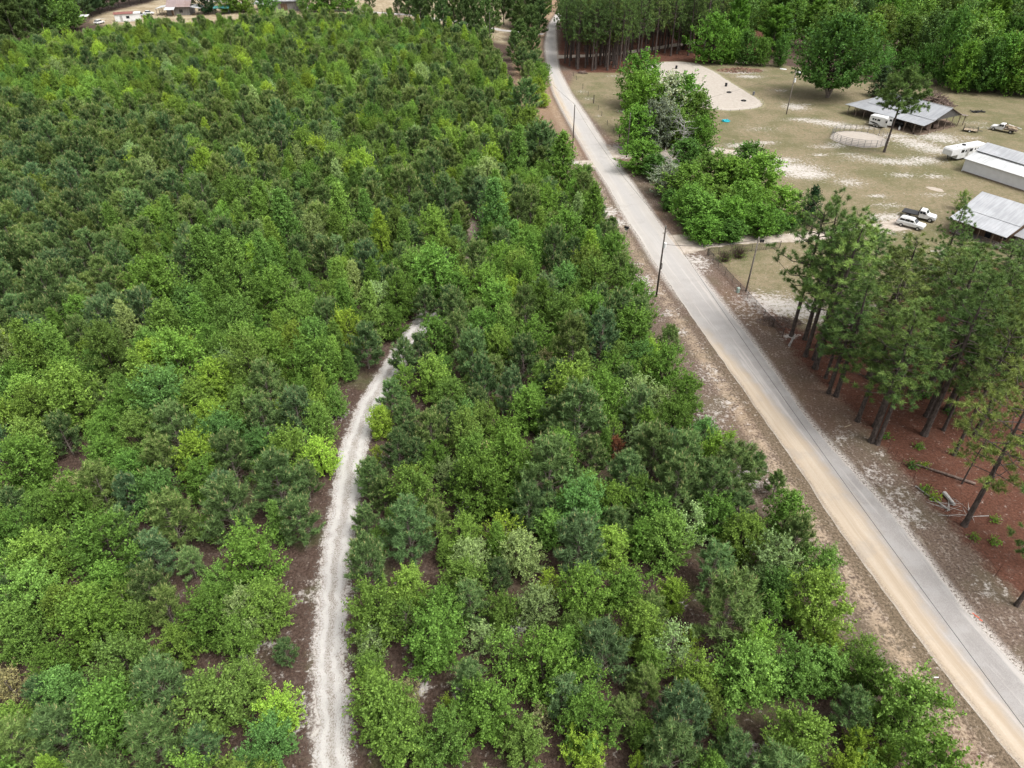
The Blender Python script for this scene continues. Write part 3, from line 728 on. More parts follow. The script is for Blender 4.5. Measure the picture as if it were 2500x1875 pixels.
for i in range(4):
    add_proto('hedge', *broadleaf(320 + i, 10.5, 4.0, 84, 12, 11, .31, 'round', 1 + i % 3, (.6, 1.4), .05), 'leaf', 'bark', 4.0, 10.5)
add_proto('oak', *broadleaf(340, 22.0, 11.0, 190, 13, 9, .55, 'round', 1, (1.0, 2.4), .27), 'leaf', 'bark', 11.0, 22.0)
add_proto('cedar', *broadleaf(350, 8.0, 2.2, 80, 10, 8, .22, 'cone', 1, (.4, .8), .04), 'leaf', 'bark', 2.2, 8.0)
for i in range(2):
    add_proto('shrub', *broadleaf(360 + i, .9, .8, 14, 4, 6, .17, 'round', 3, (.2, .4)), 'leaf', 'twig', .8, .9)

GR = dict(green=(.102, .208, .034), mid=(.118, .228, .042), lime=(.185, .310, .038), yellowgreen=(.138, .245, .040), blue=(.102, .218, .050), pale=(.195, .30, .10),
          tan=(.27, .28, .115), dark=(.072, .155, .034), olive=(.118, .205, .040), pine=(.105, .172, .060), pineolive=(.128, .190, .055), pineblue=(.102, .170, .072),
          rust=(.24, .105, .06), deep=(.06, .10, .045), silver=(.20, .24, .175), cedar=(.026, .062, .026), tallgreen=(.115, .190, .060), tallolive=(.145, .195, .06))
WORD = dict(green='bright green', mid='fresh green', lime='lime', yellowgreen='yellow green', blue='bluish green', pale='pale green', tan='cream tinted', dark='dark green', olive='olive green',
            pine='dark green', pineolive='olive', pineblue='blue green', rust='rust brown dead', deep='deep green', silver='silvery', cedar='very dark', tallgreen='green', tallolive='yellowish')
KNAME = dict(bushy='broadleaf_tree', poplar='conical_tree', airy='sapling', ypine='young_pine', tpine='tall_pine', densepine='pine_tree', openpine='tall_pine', roundpine='tall_pine', hard='hardwood_tree',
             hedge='broadleaf_tree', oak='oak_tree', cedar='cedar_tree', shrub='shrub')
KWORD = dict(bushy='bushy broadleaf tree', poplar='pointed broadleaf tree', airy='thin leafy sapling', ypine='young pine', tpine='tall pine', densepine='dense pine', openpine='open tall pine', roundpine='tall pine',
             hard='big hardwood', hedge='leafy tree', oak='oak', cedar='cedar', shrub='low shrub')
usedpos = set()
def plant(kind, x, y, h, rad, color, label=None, group=None, place=None, rot=None, proto=None, vary=.16, cat='tree'):
    P = PROTO[kind]; d = P[proto if proto is not None else rs.randint(len(P))]
    if label is None:
        px, py, _ = PX(x, y, h * .55); a, b = px / 25, py / 18.75
        for dg in (0, 1, 2):
            key = (KWORD[kind], round(a, dg), round(b, dg))
            if key not in usedpos: break
        usedpos.add(key)
        f = '%.*f'
        label = '%s %s %s, %s%% across, %s%% down' % (WORD[color] if isinstance(color, str) else 'green', KWORD[kind], place, f % (dg, a), f % (dg, b))
    t = thing(KNAME[kind], label, cat, (x, y, 0), rs.uniform(0, 6.283) if rot is None else rot, group)
    t.scale = (rad / d['r'], rad / d['r'], h / d['h'])
    if d['t']: link('trunk', d['t'], t)
    c = link('crown', d['c'], t)
    g = GR[color] if isinstance(color, str) else color
    if kind in ('hard', 'oak', 'hedge'): g = tuple(q * {'hard': 1.05, 'oak': .85, 'hedge': 1.05}[kind] for q in g)
    if kind in ('bushy', 'poplar', 'airy', 'ypine'): g = (g[0] * 1.2, g[1] * 1.09, g[2] * 1.3) if kind != 'ypine' else (g[0] * 1.07, g[1] * 1.08, g[2] * 1.12)
    if kind == 'hard': g = (g[0] * 1.12, g[1], g[2] * 1.4)
    v = math.exp(rs.randn() * (.24 if kind == 'hard' else vary)); u = math.exp(rs.randn() * .04)
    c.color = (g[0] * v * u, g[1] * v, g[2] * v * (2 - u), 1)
    return t
# ------------------------------------------------------------------ young wood: hand placed trees first (photo crop, crown centre, crown width, kind, colour)
B, Y, C_, A_ = 'bushy', 'ypine', 'poplar', 'airy'
HERO = [
 ('D',800,430,520,B,'green'),('D',150,520,430,B,'mid'),('D',480,760,340,B,'green'),('D',1500,640,320,B,'yellowgreen'),('D',1800,350,430,B,'green'),('D',1310,150,320,Y,'pine'),('D',1400,1020,430,Y,'pine'),
 ('D',1850,1080,520,B,'olive'),('D',950,1250,560,B,'green'),('D',560,1000,380,B,'blue'),('D',1350,1450,450,Y,'pineolive'),('D',190,1520,420,Y,'pineolive'),('D',150,1290,330,B,'yellowgreen'),('D',1100,800,480,B,'olive'),
 ('D',2060,560,330,B,'yellowgreen'),('D',100,930,240,A_,'tan'),('D',950,80,330,B,'green'),('D',300,180,450,B,'mid'),('D',1750,1480,300,Y,'pine'),('D',2130,330,330,B,'pale'),('D',380,1050,260,Y,'pine'),('D',1180,380,260,B,'olive'),
 ('E',110,300,380,B,'mid'),('E',260,680,190,Y,'pine'),('E',170,1200,360,B,'lime'),('E',110,1440,360,B,'blue'),('E',1020,330,470,B,'yellowgreen'),('E',1000,620,260,A_,'pale'),('E',1530,600,480,B,'green'),('E',1850,270,300,Y,'pine'),
 ('E',1920,560,230,A_,'pale'),('E',1090,1180,520,B,'yellowgreen'),('E',1310,1010,190,A_,'tan'),('E',1300,1420,460,B,'yellowgreen'),('E',2000,1180,480,B,'green'),('E',1640,1150,130,A_,'lime'),('E',1330,120,330,B,'yellowgreen'),('E',1640,300,360,B,'green'),('E',1000,800,240,B,'mid'),('E',2100,350,300,B,'mid'),
 ('F',210,300,320,B,'pale'),('F',650,170,420,B,'green'),('F',250,800,480,B,'green'),('F',790,700,430,Y,'pineblue'),('F',1120,460,400,B,'yellowgreen'),('F',1380,190,270,B,'lime'),('F',1840,340,500,Y,'pine'),('F',1380,600,280,A_,'pale'),
 ('F',1540,560,160,A_,'lime'),('F',1120,960,270,Y,'pineolive'),('F',1440,1240,450,Y,'pineblue'),('F',1560,870,350,B,'yellowgreen'),('F',2000,830,500,B,'mid'),('F',650,1280,430,B,'green'),('F',620,1520,300,B,'lime'),('F',1160,1400,250,B,'mid'),
 ('F',1850,1340,210,B,'mid'),('F',1890,1590,350,Y,'pine'),('F',250,1200,150,A_,'tan'),('F',100,1430,360,B,'olive'),('F',950,130,330,B,'green'),('F',1700,1130,260,B,'olive'),('F',1080,1620,120,A_,'lime'),('F',560,480,270,B,'olive'),
 (8,450,270,500,B,'yellowgreen'),(8,150,820,430,B,'mid'),(8,540,640,220,A_,'lime'),(8,830,650,200,A_,'yellowgreen'),(8,880,900,380,B,'green'),(8,1230,1150,560,B,'mid'),(8,800,1450,220,B,'lime'),(8,280,1430,480,B,'yellowgreen'),(8,60,150,350,B,'dark'),(8,1010,1570,180,B,'yellowgreen'),
 (7,160,1130,360,B,'green'),(7,420,1560,330,B,'mid'),(7,60,880,170,Y,'tallgreen'),
 ('H',1760,600,330,B,'lime'),('H',905,560,140,Y,'rust'),('H',790,530,170,C_,'green'),('H',1220,620,340,Y,'pine'),('H',580,300,420,Y,'pine'),('H',350,330,270,Y,'pine'),('H',300,850,480,Y,'pine'),('H',980,800,310,Y,'pine'),('H',1420,930,400,Y,'pine'),
 ('H',1720,950,380,Y,'pine'),('H',860,1020,300,B,'green'),('H',1080,970,270,B,'mid'),('H',1220,1130,320,B,'green'),('H',1550,1200,260,A_,'pale'),('H',1780,1150,330,B,'green'),('H',560,1440,420,Y,'pineblue'),('H',100,1450,330,B,'pale'),('H',1750,1600,330,Y,'pine'),
 ('H',2000,1350,350,B,'yellowgreen'),('H',300,1080,240,Y,'pineblue'),('H',430,1050,230,B,'green'),('H',2080,730,190,Y,'tallgreen'),('H',1400,330,330,B,'green'),('H',850,1430,330,B,'yellowgreen'),('H',1350,1380,400,B,'mid'),('H',150,230,320,B,'green'),('H',1070,80,230,A_,'pale'),('H',1480,100,300,B,'green'),('H',680,650,260,Y,'pine'),('H',1960,1120,260,Y,'pine'),('H',1090,1150,200,Y,'pine'),('H',420,600,330,B,'green'),('H',630,880,260,B,'mid'),
 ('I',900,950,340,Y,'pineolive'),('I',600,920,190,A_,'tan'),('I',1500,1190,380,Y,'pineolive'),('I',2000,1130,430,Y,'pine'),('I',250,500,330,B,'olive'),('I',560,450,260,Y,'pine'),('I',880,180,240,Y,'pineolive'),('I',650,130,450,B,'yellowgreen'),('I',350,240,350,B,'yellowgreen'),('I',1420,130,420,B,'blue'),('I',950,370,260,B,'green'),('I',1250,450,340,B,'olive'),('I',970,640,330,B,'green'),('I',1180,780,330,B,'green'),('I',650,1100,400,B,'green'),('I',200,720,420,B,'green'),('I',1420,700,330,Y,'pineolive'),('I',1900,480,350,B,'blue'),('I',2000,680,330,Y,'pine'),('I',1740,820,320,B,'green'),('I',950,1450,520,B,'green'),('I',330,1500,400,B,'yellowgreen'),('I',1650,1560,220,Y,'pine'),('I',150,1330,350,B,'green'),
 ('J',1090,320,220,B,'lime'),('J',360,270,300,Y,'pineblue'),('J',560,610,270,B,'lime'),('J',200,900,420,Y,'pine'),('J',390,1200,330,Y,'pine'),('J',1000,830,260,Y,'tallgreen'),('J',1230,590,260,Y,'pine'),('J',1400,620,210,Y,'pine'),('J',1980,620,180,A_,'tan'),('J',1320,1290,420,Y,'pine'),('J',1760,1310,300,B,'yellowgreen'),('J',1620,1450,150,C_,'mid'),('J',870,1430,120,A_,'yellowgreen'),('J',1160,1170,150,C_,'mid'),('J',950,1200,230,Y,'pine'),('J',1400,950,400,B,'yellowgreen'),('J',1780,850,260,Y,'pine'),('J',1540,640,230,B,'green'),('J',1300,300,230,Y,'tallgreen'),('J',1640,330,230,Y,'pine'),('J',1850,1500,280,B,'pale'),('J',2130,1270,260,A_,'lime'),('J',960,760,160,A_,'yellowgreen'),('J',240,530,200,B,'green'),('J',1170,150,230,Y,'tallgreen'),('J',1040,610,110,A_,'lime'),
 ('K',1780,640,330,C_,'mid'),('K',1350,860,450,B,'green'),('K',2080,760,330,C_,'mid'),('K',1120,1200,260,C_,'pale'),('K',1450,1180,330,B,'mid'),('K',290,1430,330,C_,'mid'),('K',540,1420,260,C_,'mid'),('K',2040,1130,340,B,'mid'),('K',1600,1450,400,B,'green'),('K',2000,1520,230,A_,'pale'),('K',510,1200,200,C_,'green'),('K',720,1060,250,B,'green'),('K',1630,990,260,B,'blue'),('K',1280,600,130,A_,'blue'),('K',750,330,140,C_,'mid'),('K',450,470,110,C_,'lime'),('K',840,250,80,Y,'rust'),
 ('L',250,300,330,C_,'mid'),('L',740,230,270,C_,'mid'),('L',950,220,220,C_,'mid'),('L',80,650,280,C_,'mid'),('L',370,670,170,C_,'mid'),('L',850,610,220,B,'green'),('L',1560,720,380,B,'green'),('L',200,900,350,B,'green'),('L',730,830,250,C_,'mid'),('L',1250,920,300,B,'green'),('L',1190,1130,230,B,'green'),('L',950,1350,270,Y,'pine'),('L',700,1310,200,C_,'mid'),('L',500,1500,380,B,'green'),('L',1530,1270,300,B,'green'),('L',1700,1080,260,Y,'pine'),('L',2000,810,250,B,'green'),('L',2130,610,240,B,'green'),('L',1930,1220,300,B,'green'),('L',1270,1480,240,Y,'pine'),('L',1030,370,160,C_,'blue'),('L',1350,700,270,B,'mid'),('L',1010,780,200,C_,'green'),('L',1450,990,200,Y,'pine'),('L',1360,330,150,B,'green'),('L',2050,200,330,C_,'blue'),
 (6,870,540,260,B,'green'),(6,760,800,330,B,'mid'),(6,1060,950,260,B,'green'),(6,800,410,170,Y,'tallgreen'),(6,870,330,120,Y,'tallgreen'),(6,470,800,260,B,'blue'),(6,1050,1200,330,B,'green'),(6,1340,1320,200,Y,'tallgreen'),(6,450,1130,330,B,'mid'),(6,150,1280,300,B,'green'),(6,700,200,250,C_,'green'),(6,450,380,300,B,'green'),(6,150,480,270,B,'green'),(6,920,1120,300,Y,'pine'),(6,700,1260,160,A_,'blue'),(6,1330,1500,300,B,'green'),(6,100,1450,260,Y,'pine'),(6,280,1440,130,A_,'tan'),(6,560,1250,260,Y,'pine'),(6,300,900,230,Y,'pineblue'),
 (3,60,1350,230,C_,'mid'),(3,230,1300,300,Y,'pine'),(3,430,1420,330,C_,'green'),(3,620,1560,150,Y,'tallgreen'),(3,170,1130,260,B,'yellowgreen'),(3,100,900,260,Y,'tallgreen'),
]
spots = []      # x, y, h, rad, kind, colour
for k, cx, cy, wz, kind, colr in HERO:
    px, py = Z(k, cx, cy)
    x, y = G(px, py, 3.0)
    for _ in range(2):
        dep = PX(x, y, 3)[2]; wm = wz * .2833 * dep / F
        h = {B: min(max(wm * 1.4, 2.6), 9.5), Y: min(max(wm * 1.5, 2.8), 9), C_: min(max(wm * 2.2, 3.5), 12), A_: max(wm * 1.5, 2.2)}[kind]
        x, y = G(px, py, h * .5)
    spots.append((x, y, h, wm / 2 * 1.1, kind, colr))

# ------------------------------------------------------------------ then fill the rest of the young wood by dart throwing
EDGE = [G(x, y, 3) for x, y in [(1215, 110), (1250, 175), (1300, 262), (1358, 334), (1394, 377), (1411, 402), (1457, 470), (1474, 541), (1528, 620), (1547, 680), (1588, 748), (1601, 810), (1664, 861),
                                (1695, 960), (1755, 1040), (1800, 1115), (1870, 1215), (1960, 1290), (2110, 1460), (2160, 1570), (2290, 1730), (2310, 1860), (2340, 1990)]]
WOOD = [(x - (1.2 if y < 140 else 4.0), y) for x, y in EDGE] + [(20, 8), (-48, 8)] + [G(-140, 1875), G(-140, 1200, 3), G(-140, 500, 3), G(-140, 125, 6), G(60, 100, 6), G(215, 62, 6), G(283, 56, 6), G(450, 50, 6), G(625, 36, 6), G(780, 26, 6), G(895, 28, 6), G(1000, 40, 6), G(1110, 62, 6), G(1190, 80, 6)]
cell = {}
def near(x, y, rr):
    cx, cy = int(x // 3), int(y // 3); k = int(rr // 3) + 2
    for i in range(cx - k, cx + k + 1):
        for j in range(cy - k, cy + k + 1):
            for (a, b, r2) in cell.get((i, j), ()):
                if (a - x) ** 2 + (b - y) ** 2 < (rr + r2) ** 2: return True
    return False
def put(x, y, r): cell.setdefault((int(x // 3), int(y // 3)), []).append((x, y, r))
for s in spots: put(s[0], s[1], s[3] * .68)
N = 60000
cand = np.column_stack([rs.uniform(-235, 45, N), 8 + 330 * rs.uniform(0, 1, N) ** .8])
ok = poly_sd(cand, WOOD) < 0
cand = cand[ok]
dT = seg_dist(cand, TC[::4])[0]; dP = seg_dist(cand, PATH)[0]
cl1 = np.array([math.sin(x * .11 + 1.3 * math.sin(y * .07)) + math.sin(y * .09 + 2 + math.sin(x * .05)) for x, y in cand])
for (x, y), a, b, cl in zip(cand, dT, dP, cl1):
    px, py, dep = PX(x, y, 3)
    if px < -160 or px > 2560 or py > 2080: continue
    leftside = x < np.interp(y, TC[:, 1], TC[:, 0])
    if y > 112: pb = .38 + .13 * cl + (.24 if y > 190 else 0) + (.14 if px < 300 and py < 400 else 0)
    elif leftside: pb = .74 + .1 * cl
    else: pb = .60 + .12 * cl + (.12 if y > 85 else 0)
    if py > 300 and py < 800 and px < 330: pb = .14 + .05 * cl
    bl = rs.rand() < pb
    if bl:
        kind = rs.choice([B, C_, A_], p=[.62, .26, .12] if y > 70 else [.78, .06, .16])
        rad = {B: rs.uniform(1.3, 2.9), C_: rs.uniform(1.2, 2.3), A_: rs.uniform(.8, 1.5)}[kind]
        h = {B: rad * rs.uniform(2.2, 3.2), C_: rad * rs.uniform(3.2, 4.4), A_: rad * rs.uniform(2.6, 3.4)}[kind]
        if y > 120: h = min(h, 8.5)
        colr = rs.choice(['green', 'mid', 'yellowgreen', 'lime', 'blue', 'pale', 'olive', 'tan'], p=[.30, .26, .19, .07, .04, .06, .08, .0] if y < 150 else [.16, .24, .34, .12, .02, .04, .08, 0])
    else:
        kind = Y; rad = rs.uniform(1.3, 2.6); h = rad * rs.uniform(2.4, 3.4)
        colr = rs.choice(['pine', 'pineolive', 'pineblue'], p=[.62, .2, .18] if y < 110 else [.42, .50, .08])
    if a < 1.7 + rad * .8 or b < .4 + rad * .62: continue
    dens = .70 if y < 42 else (.66 if y < 100 else .60)
    if near(x, y, rad * dens): continue
    put(x, y, rad * dens); spots.append((x, y, h, rad, kind, colr))

def zone(x, y):
    if y > 112: return 'in roadside plantation' if x > -60 else 'in far left plantation'
    if x < np.interp(y, TC[:, 1], TC[:, 0]): return 'left of the white track'
    return 'between track and road'
sized = []
for s in spots:
    x, y, h, rad, kind, colr = s
    px, py, dep = PX(x, y, h * .5)
    inn = -60 < px < 2560 and -60 < py < 1960
    sized.append((rad / dep * (1 if inn else .3), s))
sized.sort(key=lambda q: -q[0])
cnt = {'p': 0, 'b': 0}; rest = {'p': [], 'b': []}
for sz, (x, y, h, rad, kind, colr) in sized:
    c = 'p' if kind == Y else 'b'
    px, py, _ = PX(x, y, h * .55)
    seen = 4 < px < 2496 and 4 < py < 1871
    if cnt[c] < 300 and seen:
        cnt[c] += 1
        plant(kind, x, y, h, rad, colr, None, {'p': 'young planted pines', 'b': 'young broadleaf trees'}[c], zone(x, y))
    else: rest[c].append((x, y, h, rad, kind, colr))

def mass(name, label, items, kinds):
    protos = [(k, i) for k in kinds for i in range(len(PROTO[k]))]
    col = bpy.data.collections.new(name + '_shapes')
    for n, (k, i) in enumerate(protos):
        o = bpy.data.objects.new('%s_%03d' % (name, n), PROTO[k][i]['m']); col.objects.link(o)
    me = bpy.data.meshes.new(name)
    me.from_pydata([(s[0], s[1], 0) for s in items], [], [])
    rot, scl, idx, tint = [], [], [], []
    for x, y, h, rad, kind, colr in items:
        i = rs.randint(len(PROTO[kind])); d = PROTO[kind][i]; idx.append(protos.index((kind, i)))
        rot += [rs.uniform(-.05, .05), rs.uniform(-.05, .05), rs.uniform(0, 6.283)]; scl += [rad / d['r'], rad / d['r'], h / d['h']]
        g = GR[colr]; g = (g[0] * 1.2, g[1] * 1.09, g[2] * 1.3) if kind != Y else (g[0] * 1.07, g[1] * 1.08, g[2] * 1.12); v = math.exp(rs.randn() * .16); u = math.exp(rs.randn() * .04); tint += [g[0] * v * u, g[1] * v, g[2] * v * (2 - u), 1]
    a = me.attributes.new('rot', 'FLOAT_VECTOR', 'POINT'); a.data.foreach_set('vector', rot)
    a = me.attributes.new('scl', 'FLOAT_VECTOR', 'POINT'); a.data.foreach_set('vector', scl)
    a = me.attributes.new('idx', 'INT', 'POINT'); a.data.foreach_set('value', idx)
    a = me.attributes.new('tint', 'FLOAT_COLOR', 'POINT'); a.data.foreach_set('color', tint)
    o = tag(link(name, me), label, 'trees', kind='stuff')
    ng = bpy.data.node_groups.new(name, 'GeometryNodeTree')
    ng.interface.new_socket('Geometry', in_out='INPUT', socket_type='NodeSocketGeometry'); ng.interface.new_socket('Geometry', in_out='OUTPUT', socket_type='NodeSocketGeometry')
    gi = ng.nodes.new('NodeGroupInput'); go = ng.nodes.new('NodeGroupOutput')
    ip = ng.nodes.new('GeometryNodeInstanceOnPoints'); ci = ng.nodes.new('GeometryNodeCollectionInfo')
    ci.inputs['Collection'].default_value = col; ci.inputs['Separate Children'].default_value = True; ci.inputs['Reset Children'].default_value = True
    ip.inputs['Pick Instance'].default_value = True
    def na(nm, typ):
        n = ng.nodes.new('GeometryNodeInputNamedAttribute'); n.data_type = typ; n.inputs['Name'].default_value = nm; return n.outputs[0]
    e2r = ng.nodes.new('FunctionNodeEulerToRotation')
    ng.links.new(na('rot', 'FLOAT_VECTOR'), e2r.inputs[0])
    ng.links.new(gi.outputs[0], ip.inputs['Points']); ng.links.new(ci.outputs[0], ip.inputs['Instance'])
    ng.links.new(na('idx', 'INT'), ip.inputs['Instance Index']); ng.links.new(e2r.outputs[0], ip.inputs['Rotation']); ng.links.new(na('scl', 'FLOAT_VECTOR'), ip.inputs['Scale'])
    ng.links.new(ip.outputs[0], go.inputs[0])
    md = o.modifiers.new('trees', 'NODES'); md.node_group = ng
mass('young_pines', 'mass of smaller and farther young pines crowding the plantation', rest['p'], [Y])
mass('young_broadleaf_trees', 'mass of smaller and farther young broadleaf trees mixed through the plantation', rest['b'], [B, C_, A_])
print('young wood', len(spots), len(rest['p']), len(rest['b']))
# ------------------------------------------------------------------ the larger trees, each placed where the photo shows it
def big(k, bx, by, kind, h, rad, color, label, group=None, proto=None, rot=None):
    x, y = GZ(k, bx, by); return plant(kind, x, y, h, rad, color, label, group, None, rot, proto, .06)
def crownat(k, cx, cy, wz, kind, ratio, color, label=None, group=None, place=None, proto=None, cf=.58, hmax=40, vary=.1):
    """crown centre and width read off the photo"""
    px, py = Z(k, cx, cy); h = 8
    for _ in range(4):
        x, y = G(px, py, h * cf); rad = wz * .2833 * PX(x, y, h * cf)[2] / F / 2; h = min(hmax, rad * 2 * ratio)
    return plant(kind, x, y, h, rad * 1.15, color, label, group, place, None, proto, vary)

# yard
x, y = GZ(4, 505, 840); plant('oak', x, y, 20.5, 11.6, 'dark', 'huge spreading dark green oak with forked pale trunk in the yard', None, None, .4, vary=0)
mb = MB(); mb.tube([(.1, -.1, -.1), (-.2, -.3, 1.2), (-2.2, -.6, 4.2), (-4.0, -.8, 7.5)], [.55, .45, .34, .2], 8); mb.tube([(.1, -.1, -.1), (.5, -.4, 1.5), (1.6, -.6, 6.0), (2.0, -.4, 9)], [.5, .42, .32, .2], 8)
ob = [o for o in COL.objects if o.name == 'oak_tree'][0]
fk = mb.build('fork', M['twig'], ob); fk.rotation_euler = (0, 0, -.4); fk.scale = (1 / ob.scale.x, 1 / ob.scale.y, 1 / ob.scale.z)
big(4, 1000, 1312, 'roundpine', 17.5, 5.0, 'tallgreen', 'lone tall pine with rounded crown and leaning bare trunk by the round pen', rot=2.0)
big(4, 948, 832, 'cedar', 8.2, 3.6, 'deep', 'small dark evergreen between the oak and the barn roof')
big(3, 1725, 545, 'hedge', 14.5, 6.2, 'green', 'bright leafy tree at the far edge of the sand arena')
big(3, 1880, 545, 'hedge', 9.5, 3.6, 'green', 'slender bright tree just right of the leafy arena tree')
big(5, 1640, 145, 'airy', 3.6, 1.1, 'mid', 'thin young sapling standing left of the cabin roof')

# hedge row between road and yard
HEDGE = [(3,1100,700,300,'hedge',1.15,'green'),(3,1080,790,220,'hedge',1.3,'mid'),(3,1150,920,330,'hedge',1.3,'green'),(3,1320,900,330,'hedge',1.3,'silver'),(3,1480,900,330,'hedge',1.25,'green'),(3,1580,1010,280,'hedge',1.25,'olive'),
 (3,1080,1110,280,'hedge',1.2,'green'),(3,1250,1080,280,'hedge',1.2,'silver'),(3,1420,1100,240,'hedge',1.2,'olive'),(3,1580,1170,240,'hedge',1.1,'green'),(3,1140,1340,270,'hedge',1.0,'green'),(3,1540,1330,270,'hedge',1.0,'dark'),(3,1380,1560,240,'hedge',1.0,'silver'),
 (3,1500,1590,330,'hedge',1.0,'mid'),(3,1720,1480,280,'hedge',1.0,'olive'),(3,1890,1520,330,'hedge',1.05,'mid'),(3,2020,1430,300,'hedge',1.15,'dark'),(3,2150,1540,330,'hedge',1.05,'mid'),(3,1240,1440,230,'hedge',1.0,'dark'),
 (6,1480,90,300,'hedge',1.0,'mid'),(6,1660,180,360,'hedge',.95,'mid'),(6,1850,210,330,'hedge',.95,'green'),(6,1690,320,300,'hedge',.9,'green'),(6,2000,90,330,'hedge',1.05,'mid'),(6,2120,220,300,'hedge',1.0,'green'),(6,1380,60,170,'hedge',1.0,'dark'),(6,1900,330,250,'hedge',.9,'dark'),
 (6,1540,260,170,'hedge',1.0,'dark'),(5,130,110,330,'hedge',1.05,'yellowgreen'),(5,60,250,220,'hedge',1.0,'dark'),(5,200,260,160,'hedge',.9,'dark'),(6,1800,60,260,'hedge',1.1,'olive')]
for k, cx, cy, wz, kind, ra, colr in HEDGE:
    crownat(k, cx, cy, wz * (1.12 if k == 3 else 1), kind, ra * (rs.uniform(.9, 1.2) if k == 3 and cy < 1250 else rs.uniform(.72, 1.08)), colr, None, 'hedge trees between road and yard', 'in roadside hedge', None, .52, 13)
crownat(5, 375, 120, 210, 'cedar', 1.6, 'cedar', 'dark pointed evergreen at the right end of the roadside hedge', None, None, None, .5)
wood, tips = bare_tree(5, 9, 4.2, 18)
for k, bx, by, s, r_, lab in [(3, 1440, 1330, 1.0, .3, 'bare silver grey dead tree standing in the roadside hedge'), (3, 1330, 1560, .75, 2.1, 'smaller bare grey dead tree low at the front of the hedge')]:
    x, y = GZ(k, bx, by); t = thing('dead_tree', lab, 'tree', (x, y - 1, 0), r_); t.scale = (s, s, s)
    if k == 3 and s == 1: tm, pm = wood.mesh('dead_trunk', M['dead']), tips.mesh('dead_twigs', M['dead'])
    link('trunk', tm, t); link('twigs', pm, t)
for k, cx, cy, s, lab in [(1, 1610, 850, .45, 'grey leafless snag among the far plantation pines'), ('H', 550, 1020, .28, 'bare grey dead sapling between track and road trees'), ('J', 1770, 1090, .30, 'bare pale dead shrub in the thicket right of the white track'), ('L', 1950, 250, .42, 'pale bare dead stem near the hidden path bend'), ('K', 900, 960, .34, 'bare grey dead stem at the pine edge far left'), ('D', 2130, 800, .26, 'dead grey sapling left of the white track near the bottom'), ('F', 60, 480, .28, 'dead grey sapling right of the white track near the bottom')]:
    px, py = Z(k, cx, cy); x, y = G(px, py, 9 * s * .6); t = thing('dead_tree', lab, 'tree', (x, y, 0), cx); t.scale = (s * .8, s * .8, s); link('trunk', tm, t); link('twigs', pm, t)

# pines and hardwoods behind the yard
def toplimit(x, y, h):
    """the grove crowns stay low enough to leave the cabin and cars in view"""
    while h > 4:
        px, py, _ = PX(x, y, h)
        if py > np.interp(px, [1900, 2010, 2090, 2150, 2240, 2300, 2400, 2600], [480, 492, 505, 545, 585, 610, 600, 600]): break
        h -= .5
    return h
def band(poly, n, kinds, mind, place, group, hs, rads, cols, order=None):
    P = np.array(poly); c = np.column_stack([rs.uniform(P[:, 0].min(), P[:, 0].max(), 9000), rs.uniform(P[:, 1].min(), P[:, 1].max(), 9000)])
    c = c[poly_sd(c, poly) < 0]; got = []
    for x, y in c:
        if all((x - a) ** 2 + (y - b) ** 2 > mind ** 2 for a, b in got):
            if seg_dist(np.array([[x, y]]), LANE3)[0][0] < 2.4 or seg_dist(np.array([[x, y]]), RC[::20])[0][0] < 5: continue
            px, py, _ = PX(x, y, hs[1] * .6)
            if px < -150 or px > 2680 or py < -330: continue
            got.append((x, y))
            if len(got) >= n: break
    for x, y in got:
        k = rs.choice(kinds)
        hh = rs.uniform(*hs)
        if 'grove' in place:
            hh = toplimit(x, y, hh)
            if hh < 9: continue
        plant(k, x, y, hh, rs.uniform(*rads), rs.choice(cols), None, group, place)
    return got
LANE3 = np.array([G(1335, 140), G(1380, 138), G(1440, 136), G(1500, 131), G(1560, 124), G(1660, 108), G(1760, 98)])
def off(p, dx, dy): return (p[0] + dx, p[1] + dy)
fr = [GZ(3, *p) for p in [(410, 535), (500, 590), (640, 612), (950, 615), (1010, 560), (1120, 500), (1300, 490), (1560, 480), (1640, 500)]]
band(fr + [off(fr[-1], 12, 22), off(fr[-1], 6, 55), off(fr[0], -8, 75), off(fr[0], -3, 30)], 190, ['tpine'], 3.7, 'in stand beyond arena', 'tall pines beyond the arena', (19, 24), (3.4, 4.4), ['tallgreen', 'tallgreen', 'tallolive', 'pine'])
for bx, by in [(455, 545), (495, 570), (560, 600), (630, 585), (690, 610), (720, 590), (800, 560), (840, 560), (870, 580), (925, 615), (960, 600), (905, 560), (760, 560), (650, 560)]:
    x, y = GZ(3, bx, by); plant('tpine', x, y, rs.uniform(19, 24), rs.uniform(2.8, 3.8), rs.choice(['tallgreen', 'pine', 'tallolive']), None, 'tall pines beyond the arena', 'in stand beyond arena')
fw = [GZ(4, *p) for p in [(-780, 520), (-550, 520), (-260, 560), (0, 565), (200, 580), (560, 640), (870, 655), (1130, 685), (1460, 715), (1620, 785), (1900, 815), (2260, 850)]]
band(fw + [off(fw[-1], 60, 20), off(fw[-1], 120, 230), (230, 460), (90, 460), off(fw[0], -10, 130), off(fw[0], 5, 20)], 170, ['hard', 'hard', 'hard', 'densepine', 'hedge'], 7.8, 'in wood behind yard', 'trees of the wood behind the yard', (11, 18.5), (4.4, 6.8), ['green', 'mid', 'dark', 'olive', 'tallgreen', 'dark', 'green'])
